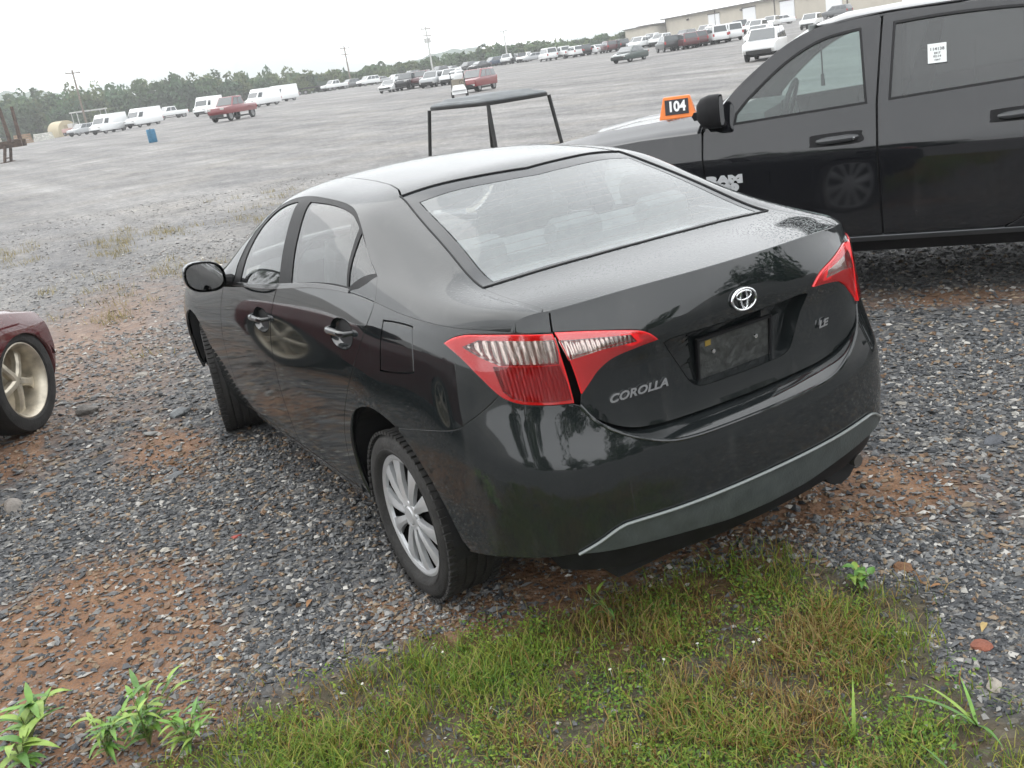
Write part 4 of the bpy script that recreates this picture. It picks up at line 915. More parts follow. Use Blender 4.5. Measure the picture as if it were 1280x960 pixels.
# ------------------------------------------------------------------ dark red car at the left edge
rc = empty('red_car', (2.08, 3.89, 0), -.60, label='dark red open car cut off at the left edge, its front wheel turned', cat='car')
RPAINT = paint('maroon_paint', (.080, .010, .012), .0, .05, .3)
sB = [(0, .36), (1.13, .34)]+[p for p in ARCH[1:-1]]+[(1.95, .27), (3.82, .27)]+[(a, b) for a, b in FARCH if b > .28]+[(ax+.385, .36), (ax+.43, .50), (S_(3.07), .70)]+[tuple(p) for p in seam(np.linspace(3.02, -.9, 90))]+lip_pts(.02, 1.)
for mr_ in (False, True):
    panel('body_side', rc, RPAINT, [dict(poly=sB, fn=lambda p: Ws(p, 0., True), h=.07, hb=.03, mirror=mr_, rim=.03)])
    panel('bonnet_half', rc, RPAINT, [dict(poly=[(u, .0) for u in np.linspace(1.75, 3.02, 24)]+[(3.05, .5), (3.08, 1.0), (2.30, 1.0), (2.25, .85), (2.08, .63), (1.9, .2)], fn=Tt, h=.07, hb=.035, mirror=mr_, rim=.02)])
    panel('rear_deck_half', rc, RPAINT, [dict(poly=[(u, .0) for u in np.linspace(-.9, -.12, 18)]+[(-.22, .3), (-.42, .62), (-.47, .85), (-.475, 1.), (-.9, 1.0), (-.9, .5)], fn=Tt, h=.07, hb=.035, mirror=mr_, rim=.02)])
panel('windscreen', rc, GLS, [dict(poly=[(1.80, .62), (1.78, 1.0), (1.80, 1.38), (2.10, 1.37), (2.25, 1.15), (2.27, 1.0), (2.25, .85), (2.10, .63)], fn=Tt, h=.1, off=-.01, rim=.004)])
for y in (-.36, .36):
    mb = MB(); mb.box((.95, y, .62), (.5, .5, .16)); mb.box((.66, y, .86), (.16, .48, .50), taper=.85); mb.build('seat', DARKBL, rc, smooth=True, bevel=.04)
rc.scale = (1, 1, .86)
mb = MB(); mb.box((1.2, 0, .27), (3.4, 1.0, .10)); mb.box((1.33, 0, .30), (1.7, 1.5, .12)); mb.box((1.0, 0, .50), (2.4, 1.56, .16)); mb.box((2.95, 0, .55), (.22, 1.3, .34)); mb.build('underbody', GAPBLK, rc)
for x0 in (-.03, 2.66):
    for sg in (1, -1):
        mb = MB(); V = []; qs = np.linspace(.30 if x0 > 1 else -.35, math.pi+.35, 26)
        for y in (.84, .45):
            for q in qs: V.append((x0+.41*math.cos(q), sg*y, .33+.41*math.sin(q)))
        n = len(qs); mb.add(V, [(k, k+1, n+k+1, n+k) for k in range(n-1)]); mb.add(V[n:], [tuple(range(n))]); mb.build('wheel_well', GAPBLK, rc)
ALU = mat('dirty_alloy', (.52, .47, .38), .38, .6, noise=(12, .35))
mb = MB(); mb.lathe([(.232, -.08), (.25, -.105), (.29, -.108), (.318, -.10), (.328, -.08), (.330, -.04), (.330, .04), (.328, .08), (.318, .100), (.29, .108), (.25, .105), (.236, .085)], 64); RTY = mb.mesh('tyre', True); RTY.materials.append(RUB)
mb = MB(); mb.lathe([(.236, .088), (.240, .094), (.232, .096), (.222, .086), (.205, .055), (.200, .02), (.198, -.02), (.19, -.05), (.0, -.05)], 64)
for k in range(5):
    a = 2*math.pi*k/5
    rows = []
    for r, hf, y, rd in ((.02, .030, .045, .008), (.06, .026, .043, .012), (.12, .024, .036, .012), (.17, .030, .026, .010), (.203, .044, .018, .004)):
        c, s = math.cos(a), math.sin(a); rows.append([(r*c-s*o, yy, r*s+c*o) for o, yy in ((-hf, y-.03), (-hf, y), (-hf*.5, y+rd), (hf*.5, y+rd), (hf, y), (hf, y-.03))])
    mb.add([p for r_ in rows for p in r_], [(i*6+j, i*6+j+1, (i+1)*6+j+1, (i+1)*6+j) for i in range(4) for j in range(5)])
mb.lathe([(0, .052), (.02, .052), (.028, .045), (.030, .03)], 20)
RRM = mb.mesh('rim', True); RRM.materials.append(ALU)
for x, y, rz, fl in ((-.03, .745, 0, 0), (-.03, -.745, 0, 1), (2.66, .735, 0, 0), (2.66, -.735, 0, 1)):
    w = empty('wheel', (x, y, .328/.86), rz+(math.pi if fl else 0)); w.scale = (1, 1, 1/.86); w.parent = rc; link('tyre', RTY, None, w); o = link('rim', RRM, None, w); o.rotation_euler = (0, .3, 0)
# ------------------------------------------------------------------ the black crew-cab pickup on the right
TRK = empty('pickup_truck', (.952, -2.903, 0), .621, label='black crew-cab pickup truck at the right with an orange number block on its hood', cat='truck')
TW = 1.98
def side_b(a, z):
    """lateral position of the left flank, 0 = widest plane, negative inwards"""
    b = np.interp(z, [.40, .47, .60, .80, .98, 1.03, 1.10, 1.20, 1.28, 1.40, 1.60, 1.74, 1.80], [-.075, -.03, -.012, -.006, 0, -.004, -.022, -.040, -.055, -.085, -.145, -.195, -.25])
    b = b+np.where(a > 1.0, -.05*np.clip((a-1.9)/.7, 0, 1)**2*3, 0)
    return b
_za = np.linspace(.3, 1.9, 400); _ba = np.interp(_za, [.30, .40, .47, .60, .80, .98, 1.03, 1.10, 1.20, 1.28, 1.40, 1.60, 1.74, 1.80, 1.9], [-.12, -.075, -.03, -.012, -.006, 0, -.004, -.020, -.040, -.055, -.085, -.145, -.195, -.23, -.32])
_k = np.exp(-.5*((np.arange(-12, 13))/5.)**2); _k /= _k.sum(); _bs = np.convolve(np.pad(_ba, 12, mode='edge'), _k, 'valid')
def TS_(p):
    a, z = p[:, 0], p[:, 1]; b = np.interp(z, _za, _bs); t = np.clip((a-1.7)/.9, 0, 1); b = b-.20*t*t*t
    fl = np.exp(-((np.hypot(a-1.72, z-.42)-.50)/.10)**2)*.022*np.clip((1.15-z)/.2, 0, 1); b = b+fl
    return np.stack([a, b, z], -1)
TCT = (.2, -TW/2, .9)
def tp(poly, **k): return dict(poly=poly, fn=TS_, ctr=TCT, **{'h': .06, 'hb': .03, 'rim': .015, **k})
def tpm(poly, **k):
    f = lambda p: TS_(p)*np.array([1, -1, 1])+np.array([0, -TW, 0]); return dict(poly=poly, fn=f, ctr=TCT, **{'h': .08, 'hb': .05, 'rim': .015, **k})
TPAINT = paint('truck_paint', (.006, .0065, .0085), 0, .018, .5, .04)
TGL = glass('truck_glass', (.62, .72, .70), .06, (.45, .52, .50)); TGD = glass('privacy_glass', (.16, .17, .17), .10, (.25, .27, .27))
HNDL = mat('handle_plastic', (.05, .052, .055), .35, coat=.3)
belt = lambda a: 1.266-.051*a
APIL = crv([(.955, belt(.95)), (.80, 1.40), (.60, 1.555), (.42, 1.665), (.28, 1.715), (.12, 1.737), (.035, 1.742)])
roofl = crv([(1.06, belt(1.06)+.01), (.86, 1.44), (.62, 1.62), (.42, 1.725), (.2, 1.775), (-.08, 1.795), (-.6, 1.80), (-1.12, 1.785)])
for sd, pf in ((1, tp), (-1, tpm)):
    # cab side frame with the door openings
    fr = [(1.06, belt(1.06))]+roofl+[(-1.17, 1.70), (-1.20, belt(-1.2)), (-1.18, .48), (-1.08, .46), (1.07, .455)]
    winF = [(.875, belt(.87)+.012)]+crv([(.86, 1.30), (.76, 1.40), (.58, 1.545), (.42, 1.640), (.28, 1.690), (.12, 1.712), (.075, 1.714)])+[(.052, belt(.05)+.012)]
    winR = [(-.075, belt(-.07)+.012), (-.115, 1.725)]+crv([(-.115, 1.725), (-.4, 1.735), (-.75, 1.728), (-.88, 1.71), (-.92, 1.66)])[1:]+[(-.95, belt(-.95)+.012)]
    dF = [(1.075, 1.20), (1.085, 1.05), (1.075, .80), (1.06, .50), (1.055, .465), (-.005, .465), (.0, .70), (.005, 1.0), (.0, belt(0))]+[(-.02, 1.50), (-.045, 1.765)]+[p for p in roofl[::-1] if -.04 < p[0] < 1.055 and p[1] > belt(p[0])-.03]
    dF = [(a, z-.012 if z > 1.3 else z) for a, z in dF]
    fd = empty('front_door'); fd.parent = TRK
    panel('door_skin', fd, TPAINT, [pf(dF, holes=[winF], gap=.003)])
    dR = [(-.013, .465), (-.70, .465), (-.80, .52), (-.92, .72), (-1.03, .95), (-1.06, belt(-1.06)), (-1.03, 1.60), (-.98, 1.74)]+[(-.6, 1.785), (-.08, 1.782)]+[(-.055, 1.765), (-.03, 1.50), (-.01, belt(0)), (-.005, 1.0), (-.01, .7)]
    rd = empty('rear_door'); rd.parent = TRK
    panel('door_skin', rd, TPAINT, [pf(dR, holes=[winR], gap=.003)])
    for d, w, g in ((fd, winF, TGL), (rd, winR, TGD)):
        o = panel('window', d, g, [pf(w, off=-.008, rim=0, h=.12)])
        # rubber run round the glass
        lo = np.array(shrink(dens(w, .05), -.002)); li = np.array(shrink(dens(w, .05), .012))
        panel('window_seal', d, GAPBLK, [pf([tuple(q) for q in lo], holes=[[tuple(q) for q in li]], off=.001, rim=.012, hb=.05)])
    # handles
    for d, a0, z0_, tilt in ((fd, .25, 1.083, .0), (rd, -.79, 1.127, -.0)):
        pl = [(a0-.15, z0_-.03), (a0+.13, z0_-.036), (a0+.15, z0_-.02), (a0+.15, z0_+.018), (a0+.12, z0_+.034), (a0-.14, z0_+.040), (a0-.16, z0_+.02)]
        panel('handle_bezel', d, BLKPL, [pf(ccrv(pl, 4), off=.006, rim=.012, h=.04, hb=.012)])
        mb = MB(); yo = .024; pts = []
        for q in np.linspace(-1, 1, 9):
            w = TS_(np.array([[a0-.015+.125*q, z0_+.002-.006*q]]))[0]; pts.append((w[0], (w[1]+.012+.02*(1-q**4)) if sd > 0 else (-TW-w[1]-.012-.02*(1-q**4)), w[2]))
        mb.tube(pts, [.010, .018, .022, .022, .022, .022, .022, .018, .010], 8); mb.build('handle', HNDL, d, smooth=True)
        if d is fd:
            w = TS_(np.array([[a0-.115, z0_+.002]]))[0]; mb = MB(); mb.lathe([(0, .045), (.010, .044), (.011, .02)], 12, 'y', (w[0], w[1]*1.0 if sd > 0 else -TW-w[1]-.06, w[2])); mb.build('lock', CHR, d, smooth=True)
    sill = [(1.05, .455), (1.05, .405), (-1.15, .405), (-1.15, .455)]
    panel('cab_frame', TRK, TPAINT, [pf([(1.09, belt(1.09)), (1.055, belt(1.05)+.012)]+roofl[2:]+[(-1.15, 1.77), (-1.19, 1.60), (-1.20, belt(-1.2)), (-1.18, .46), (-.71, .46), (-.81, .52), (-.93, .72), (-1.04, .95), (-1.07, belt(-1.06)), (-1.04, 1.60), (-.985, 1.752), (-.6, 1.795), (-.08, 1.793), (.2, 1.765), (.42, 1.712), (.62, 1.606), (.86, 1.425), (1.03, belt(1.03)+.02)], gap=.0, rim=.02)])
    panel('sill_moulding', TRK, mat('truck_sill', (.10, .105, .11), .30, .6) if sd > 0 else MATS['truck_sill'], [pf([(1.06, .458), (1.06, .428), (-1.18, .428), (-1.18, .458)], off=.006, rim=.03)])
    panel('rocker', TRK, BLKPL, [pf([(1.06, .424), (1.05, .34), (-1.15, .34), (-1.18, .424)], off=-.02, rim=.06)])
    panel('pillar_backing', TRK, GAPBLK, [pf([(.05, .47), (-.06, .47), (-.07, 1.3), (-.10, 1.735), (.0, 1.73), (.03, 1.3)], off=-.03, rim=0), pf([(1.13, .46), (1.02, .46), (1.02, 1.19), (1.13, 1.19)], off=-.03, rim=0)])
    # front wing with wheel arch
    arc = [(1.72+.485*math.cos(q), .42+.485*math.sin(q)) for q in np.linspace(math.pi+.02, -.02, 30)]
    wg = [(1.08, .44)]+arc[0:]+[(2.30, .48), (2.42, .62), (2.46, .85), (2.44, 1.02), (2.30, 1.10), (1.9, 1.165), (1.5, 1.195), (1.085, 1.205)]+[(1.092, 1.05), (1.085, .80)]
    panel('front_wing', TRK, TPAINT, [pf(wg, gap=.003)])
    arcb = [(-1.95+.47*math.cos(q), .42+.47*math.sin(q)) for q in np.linspace(0.02, math.pi-.02, 30)]
    bed = [(-1.22, .47)]+[(-1.47, .45)]+arcb+[(-2.45, .50), (-3.05, .55), (-3.10, 1.32), (-1.22, 1.33)]
    panel('bed_side', TRK, TPAINT, [pf(bed, gap=.003)])
# bonnet, cowl, roof, glass
def top_fn(zc, crown, a0=None):
    return None
def bon(p):   # (a, v) v 0..1 left edge to right edge
    a, v = p[:, 0], p[:, 1]; y = -.045-(TW-.09)*v-.0*a; e = np.abs(v*2-1)
    z = np.interp(a, [1.0, 1.4, 1.9, 2.25, 2.42], [1.285, 1.27, 1.235, 1.185, 1.10])-.085*e**6-.012*e**2+.028*np.exp(-((e-.62)/.10)**2)
    y = y+np.where(v < .5, -1, 1)*.16*np.clip((a-1.7)/.8, 0, 1)**3
    return np.stack([a, y, z], -1)
panel('bonnet', TRK, TPAINT, [dict(poly=[(1.10, 0), (1.5, 0), (2.0, 0), (2.42, .03), (2.46, .5), (2.42, .97), (2.0, 1), (1.5, 1), (1.10, 1), (1.16, .5)], fn=bon, h=.05, ctr=(1.5, -1, .8))])
def rof(p):
    a, v = p[:, 0], p[:, 1]; e = np.abs(v*2-1); y0 = np.interp(a, [-1.15, -.1, .3, .5], [-.245, -.225, -.235, -.26]); y = y0+(-TW-2*y0)*v
    z = np.interp(a, [-1.2, -.8, -.2, .2, .45], [1.80, 1.83, 1.84, 1.825, 1.765])-.045*e**4-.01*e*e
    return np.stack([a, y, z], -1)
panel('roof', TRK, TPAINT, [dict(poly=[(-1.18, 0), (.22, 0), (.36, .12), (.45, .5), (.36, .88), (.22, 1), (-1.18, 1)], fn=rof, h=.06, ctr=(0, -1, 1), rim=.02)])
def wsc(p):
    u, v = p[:, 0], p[:, 1]; e = np.abs(v*2-1); a = 1.16-.12*e*e+(.40-1.16+.06*e*e)*u; y0 = -.10-.14*u; y = y0+(-TW-2*y0)*v; z = 1.285-.03*e*e+(1.79-1.285)*u-.03*e*e*u+.04*np.sin(math.pi*u); return np.stack([a, y, z], -1)
panel('windscreen', TRK, TGL, [dict(poly=[(.02, .0), (.98, .0), (.98, 1), (.02, 1)], fn=wsc, h=.08, rim=0, ctr=(0, -1, 1))])
mb = MB(); mb.box((-1.19, -TW/2, 1.50), (.02, 1.45, .44)); mb.build('rear_window', TGD, TRK)
mb = MB(); mb.box((-1.19, -TW/2, .90), (.04, 1.82, .80)); mb.box((-2.1, -TW/2, .62), (1.9, 1.7, .06)); mb.box((-3.08, -TW/2, .95), (.05, 1.7, .72)); mb.build('bed_box', TPAINT, TRK)
mb = MB(); mb.box((2.46, -TW/2, .95), (.06, 1.2, .34)); mb.box((2.52, -TW/2, .56), (.16, 1.75, .26)); mb.build('grille_and_bumper', CHR, TRK, bevel=.02)
mb = MB(); mb.box((0, -TW/2, .45), (4.6, 1.2, .22)); mb.box((-.05, -TW/2, .42), (2.2, 1.75, .10)); mb.build('chassis', GAPBLK, TRK)
mb = MB(); mb.tube([(1.13, -.12-.16*k, 1.305) for k in np.linspace(0, 8, 10)], .03, 6); mb.build('cowl', BLKPL, TRK)
for a0, y0 in ((1.17, -.40), (1.16, -1.0)):
    mb = MB(); mb.tube([(a0, y0, 1.315), (a0-.10, y0-.28, 1.345), (a0-.13, y0-.48, 1.36)], .009, 6); mb.build('wiper', BLKPL, TRK)
mb = MB(); mb.lathe([(.39, -.12), (.40, -.11), (.40, .11), (.385, .125), (.25, .13), (.24, .10), (.0, .06)], 48); TTY = mb.mesh('tyre', True); TTY.materials.append(RUB)
mb = MB(); mb.lathe([(0, .10), (.06, .11), (.08, .07), (.2, .06), (.235, .11), (.245, .12)], 40); TRM = mb.mesh('rim', True); TRM.materials.append(SILV)
for a, y, fl in ((1.72, -.18, 0), (1.72, -TW+.18, 1), (-1.95, -.18, 0), (-1.95, -TW+.18, 1)):
    w = empty('wheel', (a, y, .395), math.pi*fl); w.parent = TRK; link('tyre', TTY, None, w); link('rim', TRM, None, w)
for sg in (0, 1):
    mb = MB(); V = []; qs = np.linspace(-.3, math.pi+.3, 20)
    for y in (-.06, -.55):
        for q in qs: V.append((1.72+.50*math.cos(q), y if not sg else -TW-y, .42+.50*math.sin(q)))
    n = len(qs); mb.add(V, [(k, k+1, n+k+1, n+k) for k in range(n-1)]); mb.add(V[n:], [tuple(range(n))]); mb.build('wheel_well', GAPBLK, TRK)
# door mirror
for sg in (0, 1):
    f = (lambda y: y) if not sg else (lambda y: -TW-y)
    dm = empty('door_mirror'); dm.parent = TRK; V = []; n = 16; Fs = []
    rows = ((-.05, .95), (-.04, 1.), (.02, 1.), (.07, .85), (.10, .5))
    for dx, sc in rows:
        for k in range(n):
            q = 2*math.pi*k/n; V.append((.965+dx, f(.085+.075*sc*math.copysign(abs(math.cos(q))**.55, math.cos(q))), 1.340+.105*sc*math.copysign(abs(math.sin(q))**.55, math.sin(q))))
    for r in range(len(rows)-1):
        for k in range(n): Fs.append((r*n+k, r*n+(k+1) % n, (r+1)*n+(k+1) % n, (r+1)*n+k))
    Fs.append(tuple((len(rows)-1)*n+k for k in range(n)))
    mb = MB(); mb.add(V, Fs); mb.build('mirror_shell', BLKPL, dm, smooth=True)
    mb = MB(); mb.add([(v[0]-.001, f(.085)+(v[1]-f(.085))*.9, 1.345+(v[2]-1.345)*.9) for v in V[:n]], [tuple(range(n))]); mb.build('mirror_glass', MATS['mirror_glass'], dm)
    mb = MB(); mb.box((.985, f(.0), 1.255), (.14, .16, .035), taper=.8); mb.build('mirror_foot', BLKPL, dm, bevel=.008)
# badge
SATIN = mat('satin_badge', (.62, .63, .64), .45, .3)
def tside_text(txt, size, a, z, name, width=1.2):
    me = text_mesh(txt, size, .005, 0, 1.0, width, .006); o = link(name, me, SATIN, TRK); p = TS_(np.array([[a, z], [a-.02, z], [a, z+.02]])); nn = np.cross(p[1]-p[0], p[2]-p[0]); nn = nn if nn[1] > 0 else -nn
    o.matrix_local = frame_matrix(p[0]+nn/np.linalg.norm(nn)*.004, p[1]-p[0], nn); return o
tside_text('RAM', .064, .955, .895, 'maker_lettering', 1.75); tside_text('1500', .058, .965, .842, 'model_lettering', 1.6)
# cab interior
ci = empty('cabin'); ci.parent = TRK
TIN = mat('truck_trim', (.20, .215, .21), .8, noise=(10, .2)); TIB = mat('truck_trim_dark', (.05, .055, .055), .8)
for a0, nm in ((.05, 'front_seat'), (-.85, 'rear_seat')):
    for y in (-.55, -1.43):
        mb = MB(); mb.box((a0, y, .98), (.5, .54, .16)); M = np.array([[math.cos(.25), 0, -math.sin(.25)], [0, 1, 0], [math.sin(.25), 0, math.cos(.25)]])
        mb.box((a0-.28, y, 1.25), (.15, .52, .60), M=M, taper=.85); s_ = mb.build(nm, TIN, ci, smooth=True, bevel=.04); mb = MB(); mb.box((a0-.38, y, 1.62), (.10, .27, .17), M=M, taper=.85); mb.build('headrest', TIN, s_, smooth=True, bevel=.03)
mb = MB(); mb.box((.88, -TW/2, 1.16), (.40, 1.6, .25), taper=.85); mb.build('dashboard', TIN, ci, smooth=True, bevel=.05)
mb = MB(); mb.tube([(.60-.06*math.sin(q), -.55+.185*math.cos(q), 1.27+.17*math.sin(q)) for q in np.linspace(0, 2*math.pi, 33)], .016, 8, cap=False); mb.box((.62, -.55, 1.27), (.03, .12, .10)); mb.build('steering_wheel', TIB, ci, smooth=True)
mb = MB(); mb.box((.42, -.95, 1.70), (.03, .24, .07)); mb.tube([(.42, -.95, 1.73), (.38, -.95, 1.78)], .01, 6); mb.build('rear_view_mirror', TIB, ci, bevel=.01)
mb = MB(); mb.tube([(.41, -.95, 1.66), (.41, -.95, 1.50), (.41, -.94, 1.40)], .006, 5); mb.tube([(.41, -.94, 1.44), (.41, -.94, 1.36)], [.012, .016], 6); mb.build('hanging_lanyard', TIB, ci)
mb = MB(); mb.box((.40, -.52, 1.70), (.02, .34, .15)); mb.build('sun_visor', TIN, ci, bevel=.008)
mb = MB(); mb.box((-.1, -TW/2, .88), (2.2, 1.75, .05)); mb.build('cabin_floor', TIB, ci)
# paper label in the rear side window
st = empty('window_label', label='white printed paper label stuck in the rear door window of the black pickup', cat='label')
q0 = TS_(np.array([[-.356, 1.515], [-.42, 1.515], [-.356, 1.56]])); nn = np.cross(q0[1]-q0[0], q0[2]-q0[0]); nn = nn if nn[1] > 0 else -nn; nn /= np.linalg.norm(nn)
TM = Matrix.Translation(TRK.location) @ Matrix.Rotation(.621, 4, 'Z'); st.matrix_world = TM @ frame_matrix(q0[0]+nn*.002, q0[1]-q0[0], nn)
mb = MB(); mb.box((0, 0, 0), (.105, .115, .0015)); mb.build('paper', MATS['paper'], st)
INK = mat('ink', (.03, .03, .035), .7)
for t_, y_, sz in (('114138', .024, .024), ('2017', .000, .016), ('02:14', -.019, .017), ('15817', -.040, .012)):
    o = link('printing', text_mesh(t_, sz, .0002, 0, 1.05, 1.1, .0004), INK, st); o.location = (0, y_, .0015)
# orange number block on the bonnet
nb = empty('number_block', label='orange block with a black 104 panel standing on the pickup hood', cat='sign')
nb.matrix_world = TM @ Matrix.Translation((1.38, -.62, 1.275)) @ Matrix.Rotation(R(8), 4, 'Z')
ORG = mat('orange_plastic', (.80, .20, .03), .45, noise=(8, .15))
mb = MB(); mb.box((0, 0, .075), (.26, .13, .15), taper=.35, tx=.72); mb.build('block', ORG, nb, bevel=.008)
sl = math.atan2(.065*(1-.35), .15)
pn = empty('panel'); pn.parent = nb; pn.matrix_local = frame_matrix((0, .0455, .080), (-1, 0, 0), (0, math.cos(sl), math.sin(sl)))
mb = MB(); mb.box((0, 0, 0), (.165, .105, .004)); mb.build('black_panel', INK, pn)
o = link('number', text_mesh('104', .098, .001, 0, .98, .88, .0035), mat('white_vinyl', (.8, .8, .8), .5), pn); o.location = (0, 0, .003)
# ------------------------------------------------------------------ far vehicles
VP = {k: mat('paint_'+k, c, .35, 0, 1., .06) for k, c in dict(white=(.72, .73, .73), silver=(.36, .37, .38), grey=(.10, .105, .11), black=(.012, .013, .015), red=(.17, .012, .016), maroon=(.075, .010, .014), blue=(.02, .045, .085), green=(.015, .035, .03), rusty=(.10, .055, .035)).items()}
VG = mat('far_glass', (.03, .04, .045), .06, coat=1.); VT = mat('far_tyre', (.018, .018, .018), .85); VL = mat('far_lamp', (.45, .45, .43), .15, coat=1.); VRL = mat('far_tail_lamp', (.35, .01, .012), .2, coat=1.); VB = mat('far_black', (.02, .02, .02), .6)
TYPES = {
 'sedan': dict(w=.90, low=[(-2.25, .28), (2.25, .28), (2.36, .52), (2.25, .70), (1.25, .88), (-1.62, .97), (-2.28, .93), (-2.36, .55)], gb=(-1.72, 1.20, .92), gt=(-.98, .30, 1.44), ax=(-1.36, 1.40), r=.33),
 'suv': dict(w=.95, low=[(-2.2, .42), (2.15, .42), (2.26, .66), (2.20, .96), (1.15, 1.10), (-2.22, 1.12), (-2.28, .66)], gb=(-2.28, 1.15, 1.05), gt=(-1.95, .30, 1.74), ax=(-1.42, 1.42), r=.38),
 'pickup': dict(w=.96, low=[(-2.80, .62), (2.70, .60), (2.80, .82), (2.74, 1.14), (1.35, 1.24), (-2.82, 1.22)], gb=(-.85, 1.32, 1.20), gt=(-.66, .62, 1.95), ax=(-1.85, 1.85), r=.43),
 'van2': dict(w=1.0, low=[(-2.6, .42), (2.5, .40), (2.62, .70), (2.5, 1.0), (1.7, 1.15), (-2.62, 1.18), (-2.68, .7)], gb=(-2.62, 1.65, 1.14), gt=(-2.45, .9, 2.05), ax=(-1.6, 1.6), r=.38),
 'van': dict(w=1.0, low=[(-2.9, .40), (2.55, .38), (2.75, .66), (2.66, 1.02), (2.05, 1.25), (-2.95, 1.28), (-2.98, .7)], gb=(-2.95, 2.0, 1.22), gt=(-2.88, 1.02, 2.52), ax=(-1.75, 1.75), r=.36)}
VRIM = mat('far_rim', (.22, .22, .22), .4, .5)
def wheel_mesh(r):
    mb = MB(); mb.lathe([(r*.62, -.10), (r*.97, -.10), (r, -.07), (r, .07), (r*.97, .10), (r*.64, .10)], 20); mb.mi = 1; mb.lathe([(0, .07), (r*.2, .08), (r*.5, .06), (r*.64, .10)], 20); me = mb.mesh('wheel', True); me.materials.append(VT); me.materials.append(VRIM); return me
VM = {}
for tn, d in TYPES.items():
    w = d['w']; mb = MB(); low = d['low']; n = len(low)
    # body lofted across five widths so that the flanks are rounded
    V = []; 
    for y, sc in ((-1, .93), (-.90, .985), (0, 1.0), (.90, .985), (1, .93)):
        zc = .65
        for x, z in low: V.append((x*(sc if abs(x) > 1.9 else 1), y*w, zc+(z-zc)*(sc if sc < .98 else 1)))
    Fs = [(i*n+k, i*n+(k+1) % n, (i+1)*n+(k+1) % n, (i+1)*n+k) for i in range(4) for k in range(n)]+[tuple(range(n))[::-1], tuple(4*n+k for k in range(n))]
    mb.add(V, Fs); x0, x1, zb = d['gb']; x2, x3, zt = d['gt']; wb, wt_ = w*.94, w*(.80 if tn != 'van' else .88)
    G = [(x0, -wb, zb), (x1, -wb, zb), (x1, wb, zb), (x0, wb, zb), (x2, -wt_, zt), (x3, -wt_, zt), (x3, wt_, zt), (x2, wt_, zt)]
    mb.add(G, [(0, 1, 5, 4), (1, 2, 6, 5), (2, 3, 7, 6), (3, 0, 4, 7), (4, 5, 6, 7)])
    body = mb.mesh('body', True, .05)
    G = np.array(G)
    def facequad(ids, u0, u1, v0, v1, out=.02):
        a, b, c, e = G[list(ids)]; P = []
        for u, v in ((u0, v0), (u1, v0), (u1, v1), (u0, v1)): P.append((a*(1-u)+b*u)*(1-v)+(e*(1-u)+c*u)*v)
        P = np.array(P); nn = np.cross(P[1]-P[0], P[3]-P[0]); nn /= np.linalg.norm(nn); ctr = G.mean(0)
        if nn@(P.mean(0)-ctr) < 0: nn = -nn
        return np.vstack([P+nn*out, P-nn*.03])
    BOXF = [(0, 1, 2, 3), (7, 6, 5, 4), (0, 4, 5, 1), (1, 5, 6, 2), (2, 6, 7, 3), (3, 7, 4, 0)]
    glasses = {}
    mb = MB(); mb.add(facequad((1, 2, 6, 5), .06, .94, .10, .92 if tn != 'van' else .62), BOXF); glasses['windscreen'] = mb.mesh('windscreen')
    if tn != 'van':
        mb = MB(); mb.add(facequad((3, 0, 4, 7), .08, .92, .14, .86), BOXF); glasses['rear_window'] = mb.mesh('rear_window')
    sp = {'van': [(.80, .96)], 'pickup': [(.08, .48), (.53, .93)], 'sedan': [(.10, .50), (.53, .90)], 'suv': [(.04, .32), (.35, .63), (.66, .94)], 'van2': [(.03, .36), (.39, .68), (.71, .95)]}[tn]
    sides = []
    for ids, fl in (((0, 1, 5, 4), 0), ((3, 2, 6, 7), 1)):
        for a, b in sp:
            mb = MB(); mb.add(facequad(ids, a, b, .10, .84 if tn != 'van' else .58), BOXF); sides.append(mb.mesh('side_window'))
    xl = max(p[0] for p in low); zl = [p[1] for p in low if p[0] > 2.2][-1]
    lamps = []
    for sg in (-1, 1):
        mb = MB(); mb.box((xl-.14, sg*w*.72, zl-.10), (.22, .36, .14)); lamps.append(('headlamp', mb.mesh('headlamp', bevel=.02), VL))
        mb = MB(); mb.box((min(p[0] for p in low)+.08, sg*w*.84, .95 if tn != 'sedan' else .82), (.14, .20, .30 if tn != 'sedan' else .16)); lamps.append(('tail_lamp', mb.mesh('tail_lamp', bevel=.02), VRL))
    mb = MB(); mb.box((xl-.04, 0, .50), (.12, w*1.5, .22)); mb.box((0, 0, .30), (3.4, w*1.7, .12)); trim = mb.mesh('lower_trim')
    VM[tn] = dict(body=body, g=glasses, s=sides, lamps=lamps, trim=trim, wheel=wheel_mesh(d['r']), d=d)
def link_mat(name, me, m, parent):
    if not me.materials: me.materials.append(None)
    o = bpy.data.objects.new(name, me); COL.objects.link(o); o.parent = parent; o.material_slots[0].link = 'OBJECT'; o.material_slots[0].material = m; return o
